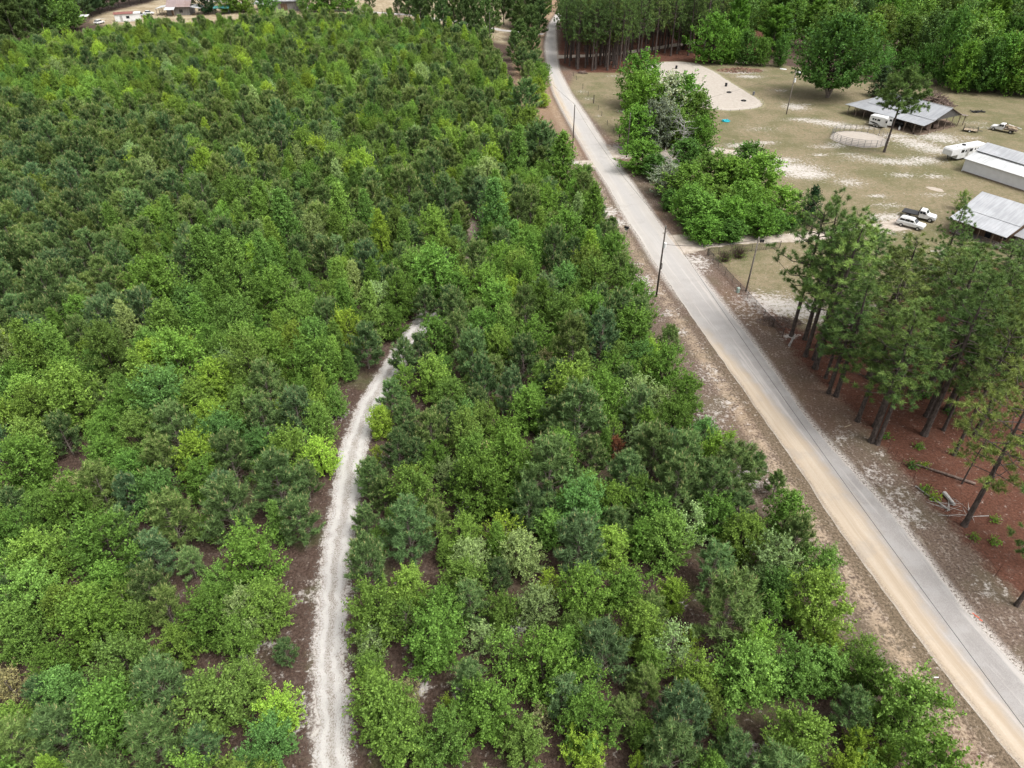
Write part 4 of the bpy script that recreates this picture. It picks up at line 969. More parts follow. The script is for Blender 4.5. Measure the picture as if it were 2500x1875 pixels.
for i, (bx, by, h, rad, c) in enumerate([(960, 690, 9, 3.2, 'blue'), (1130, 700, 9, 3.5, 'dark'), (1300, 715, 10, 4, 'dark'), (1470, 730, 20, 5, 'dark'), (1640, 800, 13, 4.5, 'green'), (1800, 800, 14, 4.8, 'dark'), (1980, 800, 15, 6, 'green'), (2150, 815, 15, 6, 'mid'), (2300, 830, 14, 6, 'mid'), (80, 570, 9, 3, 'dark'), (850, 640, 8, 2.6, 'green'), (-60, 565, 8, 3.4, 'dark'), (-180, 560, 10, 4, 'dark'), (-330, 550, 10, 4, 'green')]):
    x, y = GZ(4, bx, by); plant('hedge', x, y, h, rad, c, None, 'trees of the wood behind the yard', 'at edge of yard wood')

for px, py, h, rad, c in [(1892, 135, 14, 5, 'dark'), (1925, 112, 16, 5.5, 'green'), (1880, 100, 17, 5.5, 'mid'), (1950, 80, 18, 6, 'dark'), (1905, 62, 18, 6, 'green'), (1865, 70, 18, 6, 'dark')]:
    x, y = G(px, py); plant('hard', x, y, h, rad, c, None, 'trees of the wood behind the yard', 'in wood behind yard')

# pines each side of the road at the top, bushes on its left bank
for px, py, h, rad in [(1085, 98, 17, 4), (1110, 90, 18, 4), (1135, 100, 16, 4.2), (1160, 88, 19, 4), (1185, 98, 17, 4.2), (1205, 80, 18, 4), (1060, 78, 17, 4.2), (1030, 72, 17, 4.2), (1150, 72, 18, 4.5), (1100, 66, 19, 4.2), (1230, 62, 19, 4.5),
                       (1262, 68, 18, 4.4), (1300, 72, 17, 4.2), (1318, 92, 14, 3.6), (1268, 100, 15, 4), (1295, 115, 15, 4), (1270, 135, 12, 3.6), (1300, 150, 11, 3.2), (1255, 150, 10, 3), (1326, 50, 19, 4.5), (1290, 45, 20, 4.5), (1240, 35, 20, 4.5), (1345, 30, 19, 4.5), (1375, 70, 20, 4), (1390, 100, 20, 4), (1400, 30, 20, 4.5)]:
    x, y = G(px, py); plant('tpine' if px > 1340 else 'densepine', x, y, h * (1 if px > 1340 else .85), rad, rs.choice(['pine', 'tallgreen', 'pine']), None, 'tall pines at the head of the road', 'at head of road')
for px, py, h, rad, kd, c in [(1278, 185, 7, 3, 'ypine', 'pine'), (1300, 195, 7, 2.8, 'ypine', 'pine'), (1290, 215, 6.5, 2.6, 'ypine', 'pineolive'), (1318, 225, 6.5, 2.6, 'bushy', 'green'), (1310, 248, 6, 2.2, 'bushy', 'lime'), (1328, 262, 3.4, 1.8, 'bushy', 'lime'), (1315, 205, 6, 2.4, 'bushy', 'green'), (1272, 170, 7, 3, 'ypine', 'pine'), (1310, 178, 6, 2.6, 'ypine', 'pine'), (1330, 190, 4, 2, 'bushy', 'green')]:
    x, y = G(px, py); plant(kd, x, y, h, rad, c, None, 'bushes on the left bank of the road', 'on left road bank')

# far left: dark pines at the corner, tree line and yard trees by the farmhouses
for px, py, h, rad, c, kd in [(-20, 118, 21, 6, 'deep', 'tpine'), (15, 110, 22, 6, 'deep', 'tpine'), (45, 112, 21, 6, 'pine', 'tpine'), (80, 104, 21, 6, 'pine', 'tpine'), (115, 95, 20, 6, 'pine', 'tpine'), (140, 88, 18, 6, 'green', 'hard'), (165, 80, 16, 6, 'green', 'hard'), (185, 72, 14, 5, 'green', 'hard'),
                          (5, 88, 22, 6, 'pine', 'tpine'), (60, 84, 22, 6, 'deep', 'tpine'), (100, 74, 22, 6, 'green', 'hard'), (30, 70, 22, 7, 'green', 'hard'), (-40, 90, 22, 6, 'pine', 'tpine'), (130, 62, 22, 6, 'dark', 'hard'), (150, 50, 20, 6, 'deep', 'tpine'), (-30, 60, 22, 7, 'dark', 'hard'), (70, 55, 22, 7, 'dark', 'hard'),
                          (205, 50, 19, 6, 'deep', 'tpine'), (225, 40, 19, 6, 'deep', 'tpine'), (245, 33, 20, 6, 'deep', 'tpine'), (268, 26, 20, 6, 'deep', 'tpine'), (292, 19, 20, 6, 'deep', 'tpine'), (318, 13, 20, 6, 'deep', 'tpine'), (345, 7, 20, 6, 'deep', 'tpine'), (372, 1, 20, 6, 'deep', 'tpine'), (400, -6, 20, 6, 'deep', 'tpine'), (190, 42, 20, 6, 'deep', 'tpine'), (215, 28, 20, 6, 'deep', 'tpine'), (250, 14, 20, 6, 'deep', 'tpine')]:
    x, y = G(px, py); plant('densepine' if kd == 'tpine' else kd, x, y, h * .85, rad, c, None, 'dark trees at the far left', 'at far left')
for px, py, h, rad, c, lab in [(507, 33, 11, 5.2, 'cedar', 'dense very dark round tree right of the red roofed farmhouse'), (558, 32, 12, 6, 'yellowgreen', 'light green yard tree with short trunk by the parked cars'), (605, 30, 13, 6.5, 'olive', 'broad yard tree shading the parked cars left of the grey barn'),
                               (655, 34, 13, 5.5, 'dark', 'yard tree standing in front of the grey barn at the top'), (742, 28, 11, 3, 'pale', 'slim pale trunked tree right of the grey barn'), (775, 30, 12, 6, 'mid', 'first round leafy tree along the lawn right of grey barn'), (805, 28, 12, 6, 'green', 'second round leafy tree along the lawn right of grey barn'), (848, 27, 13, 5.5, 'mid', 'leafy tree leaning over the pale lane at the top')]:
    x, y = G(px, py); plant('hedge', x, y, h, rad, c, lab, None)
for px, py, c in [(905, 26, 'pine'), (975, 40, 'deep'), (1000, 48, 'pine'), (1010, 36, 'deep'), (1035, 52, 'pine')]:
    x, y = G(px, py); plant('ypine' if px < 1000 else 'densepine', x, y, 7 if px < 990 else 14, 2.6 if px < 990 else 4.4, c, None, 'dark pines by the far lane', 'beside far lane', proto=1)

# pine grove on the right
GRP = 'tall pines of the grove right of the road'
for k, bx, by, h, rad, kd, c in [(5, 200, 1235, 19, 4.6, 'openpine', 'tallgreen'), (5, 318, 1265, 20, 3.8, 'tpine', 'tallgreen'), (5, 322, 1410, 19, 3.6, 'tpine', 'tallgreen'), (5, 430, 1330, 19, 3.6, 'tpine', 'tallgreen'), (5, 405, 1515, 20, 4.4, 'tpine', 'tallgreen'), (5, 395, 1440, 19, 3.4, 'tpine', 'tallgreen'),
                          (5, 495, 1600, 10, 2.6, 'tpine', 'tallolive'), (5, 540, 1650, 11, 2.8, 'tpine', 'tallgreen'), (7, 520, 70, 13, 3, 'tpine', 'tallgreen'), (7, 585, 95, 16, 3.6, 'tpine', 'tallgreen'), (7, 770, 310, 15, 3.4, 'tpine', 'tallgreen'), (7, 890, 490, 17, 4.0, 'tpine', 'tallgreen'), (7, 940, 510, 14, 3.2, 'tpine', 'tallgreen'), (7, 920, 360, 16, 3.6, 'tpine', 'tallgreen'),
                          (7, 1345, 430, 20, 4.4, 'tpine', 'tallgreen'), (7, 1510, 390, 13, 2.4, 'tpine', 'tallgreen'), (7, 1540, 215, 19, 4.2, 'tpine', 'tallgreen'), (7, 1600, 605, 17, 3.4, 'openpine', 'tallolive'), (7, 1690, 1210, 17, 4.6, 'openpine', 'tallolive'), (7, 1670, 850, 9, 1.6, 'openpine', 'tallolive'), (7, 1800, 400, 18, 4.0, 'openpine', 'tallolive'), (7, 2140, 1900, 13, 3.4, 'openpine', 'tallgreen'), (7, 2290, 1560, 13, 3.8, 'openpine', 'tallgreen')]:
    x, y = GZ(k, bx, by); plant(kd, x, y, h, rad, c, None, GRP, 'in grove right of road')
gp = [G(*p) for p in [(1975, 800), (2060, 880), (2130, 960), (2240, 1010), (2330, 1060), (2420, 1070), (2620, 1100), (2650, 800), (2480, 720), (2330, 735), (2230, 725), (2090, 765)]]
band(gp, 25, ['tpine'], 4.6, 'in grove right of road', GRP, (14, 19), (3.4, 4.6), ['tallgreen', 'tallgreen', 'tallolive', 'pine'])
for i, (px, py, h) in enumerate([(2284, 690, 13.5), (2300, 730, 11)]):
    x, y = G(px, py); plant('tpine', x, y, h, 2.5, 'tallgreen', None, GRP, 'in grove right of road')
for i, (k, x_, y_, s, c, lab) in enumerate([(7, 1240, 710, 1.2, 'dark', 'dark low shrub beside the fallen log on the pine straw'), (7, 1350, 915, 1.1, 'yellowgreen', 'light green low shrub on the grove edge by the branch pile'), (7, 1430, 985, 1.1, 'lime', 'yellow green low shrub touching the pale dead branches'),
        (7, 1772, 1325, .9, 'yellowgreen', 'small sprig of leaves at the rusty post below the leaning pine'), (7, 1950, 1175, .9, 'yellowgreen', 'small shrub on pine straw right of the leaning pine base'), (7, 1005, 455, 1.1, 'green', 'small shrub at the foot of the paired pines by the road'), (7, 1300, 545, 1.0, 'yellowgreen', 'thin yellow green shrub above the fallen log'),
        (7, 1350, 705, .8, 'lime', 'little bright shrub on the left end of the fallen log'), (7, 1950, 1370, 1.0, 'yellowgreen', 'bright shrub on the straw near the right photo edge'), (7, 1560, 250, 1.3, 'dark', 'dark shrub deep under the grove pines'), (7, 1330, 100, 2.4, 'dark', 'large dark leafy shrub under the grove pines')]):
    x, y = GZ(k, x_, y_); plant('shrub', x, y, .55 * s, .55 * s, c, lab, None, vary=.05, cat='shrub')
w1, p1 = twig_shrub(3, 1.9, 1.5)
tw, lv_ = w1.mesh('bare_twigs', simple('reddish_twigs', (.13, .085, .075), .95, .3)), tri_mesh('sparse_leaves', p1, [M['leaf']])
for k, x_, y_, s, lab in [(6, 1830, 590, 1.05, 'reddish brown twiggy bush inside the fence corner'), (6, 1950, 560, 1.25, 'larger twiggy bush with a green sprout beside the drive')]:
    x, y = GZ(k, x_, y_); t = thing('bare_bush', lab, 'bush', (x, y, 0), s * 3); t.scale = (s, s, s); link('twigs', tw, t); l = link('leaves', lv_, t); l.color = (*GR['olive'], 1)
# ------------------------------------------------------------------ materials of the built things
def roof_metal(name, base, rib=2.2, rust=0.0):
    k = NT(name); p = k.objco()
    n1 = k.noise(p, .35, 4.0); n2 = k.noise(k.scale(p, 3.0, .25, .25), 1.3, 4.0); n3 = k.noise(p, 7.0, 2.0)
    wv = k.node('ShaderNodeTexWave', out=1, props={'wave_type': 'BANDS', 'bands_direction': 'X'}, Vector=p, Scale=rib, Distortion=0.0)
    c = k.mix(k.ss(k.add(k.mul(n1, .4), k.mul(n2, .6)), .35, .65), tuple(v * .78 for v in base), tuple(min(.85, v * 1.12) for v in base))
    c = k.mix(k.ss(wv, .75, 1.0, 0, .35), c, tuple(v * .6 for v in base))
    c = k.mix(k.ss(k.add(k.mul(n1, .5), k.mul(n3, .5)), .56 - rust * .2, .72 - rust * .2, 0, .25 + rust * .7), c, (.20, .12, .085))
    return k.bsdf(c, .5, .4, .25, k.bump(wv, .4, .03))
def planks(name, base, sc=7.0):
    k = NT(name); p = k.objco()
    wv = k.node('ShaderNodeTexWave', out=1, props={'wave_type': 'BANDS', 'bands_direction': 'X'}, Vector=p, Scale=sc * .3, Distortion=0.0)
    n = k.noise(k.scale(p, 6, 6, .5), 1.0, 4.0)
    c = k.mix(k.ss(n, .3, .7), tuple(v * .6 for v in base), tuple(v * 1.3 for v in base))
    c = k.mix(k.ss(wv, .0, .12, .8, 0), c, tuple(v * .25 for v in base))
    return k.bsdf(c, .9, .1)
M['galv'] = roof_metal('galvanised_roof', (.50, .51, .53), 2.0, .06)
M['barn_roof'] = roof_metal('dull_barn_roof', (.41, .42, .44), 2.0, .1)
M['galv_old'] = roof_metal('weathered_galvanised_roof', (.36, .37, .385), 2.0, .22)
M['shed_roof'] = roof_metal('pale_ribbed_roof', (.68, .69, .69), 1.2, .02)
M['red_roof'] = roof_metal('faded_red_roof', (.30, .12, .10), 1.6, .15)
M['rust_roof'] = roof_metal('red_and_grey_rusted_roof', (.38, .30, .29), 1.0, .55)
M['shed_wall'] = simple('grey_block_wall', (.74, .745, .76), .85, .05, 1.0)
M['planks'] = planks('brown_vertical_planks', (.19, .125, .085))
M['greyplanks'] = planks('grey_vertical_planks', (.25, .235, .22))
M['timber'] = simple('weathered_timber', (.23, .18, .14), .9, .3, 5.0)
M['newwood'] = simple('pale_sawn_wood', (.48, .38, .27), .85, .25, 5.0)
M['pole'] = simple('dark_utility_pole_wood', (.085, .070, .060), .9, .3, 5.0)
M['polegrey'] = simple('grey_utility_pole_wood', (.22, .19, .165), .9, .3, 5.0)
M['black'] = simple('black_plastic', (.018, .018, .020), .5, .2, 4.0)
M['rubber'] = simple('dark_rubber', (.024, .024, .025), .85, .25, 6.0)
M['glass'] = simple('dark_window_glass', (.020, .024, .030), .12, .1, 1.0, .6)
M['white'] = simple('dusty_white_paint', (.76, .76, .75), .4, .06, 1.5, .4)
M['silver'] = simple('brushed_aluminium', (.55, .55, .54), .35, .1, 2.0, .5, .5)
M['steel'] = simple('grey_pipe_steel', (.20, .20, .21), .6, .25, 5.0, .3, .4)
M['rustpost'] = simple('rusty_brown_steel', (.13, .065, .045), .9, .3, 6.0)
M['wire'] = simple('dark_cable', (.03, .03, .033), .6, .2, 3.0)
M['blackmetal'] = simple('black_painted_steel', (.022, .022, .024), .45, .25, 5.0, .4)
M['pedestal'] = simple('pale_green_painted_steel', (.36, .45, .40), .6, .12, 3.0)
M['teal'] = simple('turquoise_plastic', (.02, .42, .50), .45, .12, 3.0)
M['tarp'] = simple('blue_green_tarpaulin', (.10, .38, .40), .6, .15, 2.0)
M['brush'] = simple('grey_brown_cut_branches', (.20, .145, .12), .95, .35, 3.0)
M['rubble'] = simple('reddish_scrap_wood', (.27, .16, .115), .95, .4, 3.0)
M['greycar'] = simple('silver_grey_car_paint', (.38, .40, .43), .35, .08, 1.0, .5)
M['porch'] = simple('grey_porch_boards', (.24, .215, .19), .9, .2, 4.0)
M['brick'] = simple('red_brick', (.26, .10, .07), .9, .25, 6.0)
M['orange'] = simple('faded_orange_tape', (.75, .13, .06), .7, .15, 6.0)
M['stripe'] = simple('black_vinyl_stripe', (.02, .02, .022), .4, .1, 3.0)

def frame_at(o, d):
    """rotation about z that lays local x along d"""
    return math.atan2(d[1], d[0])

# ------------------------------------------------------------------ utility poles and wires
def pole(base, h, label, mat='pole', r=.15):
    t = thing('utility_pole', label, 'utility pole', (*base, 0), 0)
    mb = MB(); mb.tube([(0, 0, -.3), (0, 0, h * .5), (0, 0, h)], [r, r * .85, r * .65], 10); mb.build('shaft', M[mat], t, True); return t
P1 = G(1602, 724); P2 = G(1821, 711); P3 = G(1397, 382); P4 = G(1529, 384); P5 = G(1919.5, 279); P6 = G(1197, 142)
t = pole(P1, 11.2, 'tall dark utility pole with white transformer can beside the road bend at the drive')
MB().tube([(.18, -.28, 8.2), (.18, -.28, 8.95)], .21, 12).build('transformer', M['white'], t)
MB().tube([(0, -.05, 8.7), (.2, -.3, 8.7)], .05, 6).build('bracket', M['steel'], t)
mb = MB()
for r_, z in ((.28, 4.9), (.30, 5.05), (.26, 5.2)): mb.tube([(.2 + r_ * .25 * math.cos(a), .0 + .1, z + r_ * math.sin(a) * 1.3) for a in np.linspace(0, 6.283, 14)], .035, 5, False)
mb.build('cable_coil', M['black'], t)
MB().tube([(-.35, -.02, 10.35), (.1, 0, 10.35)], .05, 6).build('crossarm', M['timber'], t)
MB().tube([(0, 0, 11.2), (0, 0, 11.45)], .07, 8).build('insulator', M['silver'], t)
t = pole(P2, 9.0, 'grey leaning yard pole behind the chain link fence', 'polegrey', .14)
t.rotation_euler = (0, R(1), 0)
mb = MB(); mb.box(.25, .5, -.2, 0, 8.2, 8.6); mb.box(.6, .82, -.2, 0, 8.2, 8.6); mb.tube([(0, -.1, 8.4), (.8, -.1, 8.4)], .025, 5); mb.build('meter_box', M['black'], t)
t = pole(P3, 11.2, 'dark bare utility pole on the left of the road opposite the hedge')
MB().tube([(0, 0, 11.2), (0, 0, 11.4)], .07, 8).build('insulator', M['silver'], t)
t = pole(P4, 9.5, 'dark utility pole half hidden by hedge leaves at the upper drive')
MB().tube([(0, 0, 9.5), (0, 0, 9.7)], .07, 8).build('insulator', M['silver'], t)
t = pole(P5, 11.0, 'grey yard pole with white transformer standing in the grass by the arena', 'polegrey', .15)
MB().tube([(.22, -.2, 8.1), (.22, -.2, 9.0)], .25, 12).build('transformer', M['white'], t)
MB().tube([(0, 0, 10.3), (.4, -.4, 10.7), (.75, -.6, 10.6)], .05, 6).build('lamp_arm', M['silver'], t); MB().lathe([(.05, .25), (.22, .1), (.25, -.08), (.18, -.16)], (.8, -.62, 10.55)).build('lamp_head', M['white'], t)
t = pole(P6, 14, 'far utility pole at the right edge of the plantation')
MB().tube([(0, 0, 14), (0, 0, 14.25)], .07, 8).build('insulator', M['silver'], t)

def wire(name, a, b, sag, label, r=.02):
    a, b = Vector(a), Vector(b); pts = [a.lerp(b, i / 24) - Vector((0, 0, sag * 4 * (i / 24) * (1 - i / 24))) for i in range(25)]
    o = MB().tube(pts, r, 5).build(name, M['wire']); tag(o, label, 'power line')
    return o
e = G(2497, 1800, 7.6); dv = (e[0] - P1[0], e[1] - P1[1])
wire('power_line', (*P1, 11.4), (P1[0] + dv[0] * 1.9, P1[1] + dv[1] * 1.9, 10.0), 2.4, 'thin dark overhead wire running above the road towards the lower right corner', .018)
wire('power_line', (*P1, 11.4), (*P3, 11.3), 1.2, 'thin overhead wire between the transformer pole and the bare roadside pole', .016)
wire('power_line', (*P3, 11.3), (*P6, 14.1), 1.5, 'far overhead wire from the bare roadside pole to the plantation pole', .016)
wire('service_drop', (P1[0] + .15, P1[1], 8.6), (P2[0], P2[1], 8.6), .6, 'dark service cable crossing the road from transformer pole to yard pole', .03)
wire('service_drop', (P4[0], P4[1], 9.5), (P5[0], P5[1], 10.8), 1.0, 'overhead wire over the yard from the hedge pole to the arena pole', .014)

# ------------------------------------------------------------------ fences
def chain_fence(label, pts, hh=1.25):
    """posts at the given ground points, a rail and a woven wire mesh between them"""
    t = thing('chain_link_fence', label, 'fence', (*pts[0], 0)); o = pts[0]; L = [(x - o[0], y - o[1]) for x, y in pts]
    mesh = MB(); rail = MB()
    for i, p in enumerate(L):
        r_ = .045 if i in (0, len(L) - 1) else .032
        m_ = MB().tube([(*p, -.1), (*p, hh + .08)], r_, 7); m_.lathe([(r_ * 1.3, -.02), (r_ * 1.2, .04), (.01, .07)], (*p, hh + .08), 7); m_.build('post', M['blackmetal'], t)
        if i:
            q = L[i - 1]; ln = math.hypot(p[0] - q[0], p[1] - q[1]); ux, uy = (p[0] - q[0]) / ln, (p[1] - q[1]) / ln
            rail.tube([(*q, hh), (*p, hh)], .022, 6)
            s = -hh
            while s < ln:
                for sg in (0, 1):
                    a0, a1 = (s, s + hh) if sg else (s + hh, s); z0, z1 = .05, hh
                    c0, c1 = max(0, min(ln, a0)), max(0, min(ln, a1))
                    if abs(a1 - a0) > 1e-6 and abs(c1 - c0) > .02:
                        zz0 = z0 + (z1 - z0) * (c0 - a0) / (a1 - a0); zz1 = z0 + (z1 - z0) * (c1 - a0) / (a1 - a0)
                        mesh.tube([(q[0] + ux * c0, q[1] + uy * c0, zz0), (q[0] + ux * c1, q[1] + uy * c1, zz1)], .0055, 3, False)
                s += .11
    mesh.build('wire_mesh', M['blackmetal'], t); rail.build('top_rail', M['blackmetal'], t)
chain_fence('black chain link fence along the road side of the lower lawn', [GZ(6, *p) for p in [(1680, 543), (1728, 594), (1775, 653), (1835, 715), (1895, 785), (1958, 850), (2025, 922), (2095, 1000), (2168, 1080)]] + [GZ(5, *p) for p in [(40, 1160), (122, 1250)]])
chain_fence('black chain link fence following the curved drive past the twiggy bushes', [GZ(6, *p) for p in [(1688, 545), (1775, 533), (1880, 523), (1975, 515), (2062, 508), (2185, 495)]] + [GZ(5, *p) for p in [(100, 480)]])

def wire_fence(label, pts, hs, mat, rad=.045, wires=(.4, .8, 1.15), wmat='wire'):
    t = thing('wire_fence', label, 'fence', (*pts[0], 0)); o = pts[0]; L = [(x - o[0], y - o[1]) for x, y in pts]
    for p, h_ in zip(L, hs): MB().tube([(*p, -.1), (*p, h_)], [rad if h_ < 1.9 else .14, (rad if h_ < 1.9 else .13) * .9], 7).build('post', M[mat], t)
    mb = MB()
    for z in wires:
        for i in range(len(L) - 1): mb.tube([(*L[i], z), (*L[i + 1], z)], .007, 3, False)
    mb.build('strands', M[wmat], t); return t
wire_fence('old wire fence with dark wooden posts along the yard side of the road', [GZ(3, *p) for p in [(530, 655), (555, 690), (610, 765), (655, 830), (703, 890), (742, 950), (772, 1000), (820, 1080), (870, 1150), (922, 1228)]], [1.3, 1.3, 1.4, 1.3, 2.2, 1.3, 1.3, 1.3, 1.3, 2.4], 'pole', .06)
tp = [(975, 590), (1028, 575), (1080, 655), (1135, 710), (1240, 835), (1370, 940), (1535, 1165), (1722, 1392), (1955, 1650)]
wire_fence('line of thin rusty steel posts and wire edging the pine straw', [GZ(7, *p) for p in tp[1:]], [1.5] * 8, 'rustpost', .028)
wire_fence('short run of dark posts and wire below the chain link fence corner', [GZ(5, *p) for p in [(122, 1255), (205, 1330), (285, 1425), (400, 1560), (490, 1600)]], [1.3] * 5, 'rustpost', .03)
# arena rail, gate, panel pen
pts = [GZ(3, *p) for p in [(1700, 938), (1800, 953), (1880, 960), (1960, 956), (2050, 946), (2120, 934), (2152, 922), (2166, 900), (2158, 868), (2130, 848), (2080, 820)]]
wire_fence('low white pipe edging round the near end of the sand arena', pts, [.45] * len(pts), 'timber', .05, (.3,), 'silver')
def panel(mb, a, b, hh, n=5, r=.024):
    for i in range(n): mb.tube([(*a, .2 + (hh - .2) * i / (n - 1)), (*b, .2 + (hh - .2) * i / (n - 1))], r, 5)
    for f in (0, .5, 1): mb.tube([(a[0] + (b[0] - a[0]) * f, a[1] + (b[1] - a[1]) * f, .05), (a[0] + (b[0] - a[0]) * f, a[1] + (b[1] - a[1]) * f, hh)], r, 5)
t = thing('round_pen', 'round grey steel panel pen for horses on a sand floor', 'pen', (*pc, 0))
for i in range(14):
    a0, a1 = 2 * math.pi * i / 14, 2 * math.pi * (i + .97) / 14
    mb = MB(); panel(mb, (6.4 * math.cos(a0), 6.4 * math.sin(a0)), (6.4 * math.cos(a1), 6.4 * math.sin(a1)), 1.65, 5, .03); mb.build('panel', M['steel'], t)
g0, g1 = GZ(3, 1650, 1305), GZ(3, 1723, 1308)
t = thing('farm_gate', 'open silver tube gate across the pale yard drive', 'gate', (*g0, 0)); mb = MB(); b_ = (g1[0] - g0[0], g1[1] - g0[1]); panel(mb, (0, 0), b_, 1.3, 6, .03); mb.build('gate_panel', M['silver'], t)
MB().tube([(-.15, 0, -.1), (-.15, 0, 1.5)], .09, 8).build('gate_post', M['timber'], t)

# ------------------------------------------------------------------ pole barn
def local(o, u, v, p): d = (p[0] - o[0], p[1] - o[1]); return (d[0] * u[0] + d[1] * u[1], d[0] * v[0] + d[1] * v[1])
o = GZ(4, 683, 985); q = GZ(4, 1305, 1165); L = math.hypot(q[0] - o[0], q[1] - o[1]); u = ((q[0] - o[0]) / L, (q[1] - o[1]) / L); v = (-u[1], u[0])
barn = thing('pole_barn', 'open sided barn with broad grey metal roof on timber posts', 'barn', (*o, 0), math.atan2(u[1], u[0]))
ze, zb, zr = 2.45, 3.15, 5.3; vb, vr, vk = 3.4, 9.3, 14.6; u0 = 3.2
rf = MB(); rf.slab((-1.0, -.6, ze), (L + .7, -.6, ze), (L + .7, vb, zb), (u0 - .6, vb, zb)); rf.build('lean_to_roof', M['barn_roof'], barn)
rf = MB(); rf.slab((u0 - .5, vb - .2, zb + .08), (L + .7, vb - .2, zb + .08), (L + .7, vr, zr), (u0 - .5, vr, zr)); rf.build('roof', M['barn_roof'], barn)
rf = MB(); rf.slab((L + .7, vk, 3.0), (u0 - .5, vk, 3.0), (u0 - .5, vr + .02, zr), (L + .7, vr + .02, zr)); rf.slab((L + .9, vk + 2.6, 2.5), (u0 + 2, vk + 2.6, 2.5), (u0 + 2, vk - .1, 2.95), (L + .9, vk - .1, 2.95)); rf.build('back_roof', M['rust_roof'], barn)
rf = MB(); rf.slab((-1.0, -.55, ze + .01), (u0 - .62, vb, zb), (u0 - .55, vr, zr - 1.1), (-.6, vr + .5, 2.7)); rf.build('side_lean_to_roof', M['galv_old'], barn)
mb = MB(); mb.tube([(u0 - .5, vr, zr + .03), (L + .7, vr, zr + .03)], .09, 6); mb.build('ridge_cap', M['silver'], barn)
for uu, nm in ((L + .3, 'gable_wall'), (u0 - .2, 'gable_wall')):
    mb = MB(); mb.hexa([(uu, vb + .2, 3.0), (uu + .06, vb + .2, 3.0), (uu + .06, vk - .3, 2.9), (uu, vk - .3, 2.9)], [(uu, vb + .3, 3.08), (uu + .06, vb + .3, 3.08), (uu + .06, vk - .4, 3.0), (uu, vk - .4, 3.0)])
    mb.v += [(uu, vb + .3, 3.1), (uu, vk - .5, 3.05), (uu, vr, zr - .14), (uu + .06, vb + .3, 3.1), (uu + .06, vk - .5, 3.05), (uu + .06, vr, zr - .14)]; n = len(mb.v) - 6
    mb.f += [(n, n + 2, n + 1), (n + 3, n + 4, n + 5), (n, n + 1, n + 4, n + 3), (n + 1, n + 2, n + 5, n + 4), (n + 2, n, n + 3, n + 5)]
    mb.build(nm, M['greyplanks'], barn)
def post(x, y, h_): 
    m_ = MB().tube([(x, y, -.1), (x, y, h_)], .10, 7)
    for s_ in (-1, 1): m_.tube([(x, y, h_ - .75), (x + s_ * .7, y, h_ - .02)], .045, 4)
    m_.build('post', M['timber'], barn)
for x in (0, 2.4, 4.8, 7.7, 10.6, 13.6, 16.7, 19.3, L): post(x, 0, 2.45)
for x in (u0, 7.5, 12, 16.5, L): post(x, vb, 3.0)
for y in (6.2, vr, 12.0): post(L + .1, y, {6.2: 3.95, vr: 5.1, 12.0: 4.1}[y])
for y in (vk, vk + 2.3): post(L + .3, y, 2.9 if y == vk else 2.45)
for y in (3.5, 7.0, 9.6): post(-.6, y, 2.6)
mb = MB(); mb.box(u0 + 3, L - 5, 8.6, 8.75, 0, 3.4); mb.build('stall_wall', M['planks'], barn)
mb = MB()
for z in (.5, .9, 1.3): mb.box(8, 19, 3.25, 3.32, z - .06, z + .06)
mb.build('stall_rails', M['timber'], barn)
def barnpt(a, b): return (o[0] + u[0] * a + v[0] * b, o[1] + u[1] * a + v[1] * b)
# things kept under the barn
bp = barnpt(13.5, 1.6); t = thing('tractor', 'small dark tractor parked in shade under the barn roof', 'tractor', (*bp, 0), math.atan2(u[1], u[0]) + .1)
mb = MB(); mb.box(-.2, 1.5, -.32, .32, .7, 1.25, .06, .06); mb.box(-1.0, -.2, -.35, .35, .6, .95); mb.build('body', M['blackmetal'], t, bevel=.05)
mb = MB(); mb.box(-.95, -.5, -.3, .3, .97, 1.12); mb.box(-1.05, -.95, -.3, .3, 1.0, 1.5); mb.build('seat', M['black'], t); MB().tube([(-.1, 0, 1.1), (-.3, 0, 1.5)], .03, 6).build('steering_column', M['steel'], t)
for x, y, r_, w_ in ((-.7, -.62, .68, .36), (-.7, .62, .68, .36), (1.15, -.55, .42, .24), (1.15, .55, .42, .24)): MB().wheel(x, y, r_, r_, w_).build('wheel', M['rubber'], t)
for i, (a, b, s_) in enumerate([(19.0, 5.6, 1.0), (19.6, 8.2, .9)]):
    bp = barnpt(a, b); t = thing('hay_bale', ['rolled dark hay bale at the right end of the barn', 'second rolled hay bale deeper inside the barn end'][i], 'hay bale', (*bp, 0), .4 + i)
    mb = MB(); mb.lathe([(.72 * s_, -.65), (.78 * s_, -.55), (.78 * s_, .55), (.72 * s_, .65)], (0, 0, 0), 18); m_ = mb.build('bale', M['brush'], t); m_.rotation_euler = (R(90), 0, 0); m_.location = (0, 0, .76 * s_)
bp = barnpt(15.8, -.4); t = tag(MB().lathe([(.2, 0), (.24, .1), (.24, .55), (.12, .7), (.1, .82)], (*bp, 0), 12).build('water_jug', M['white']), 'white plastic jug standing at a barn front post', 'jug')

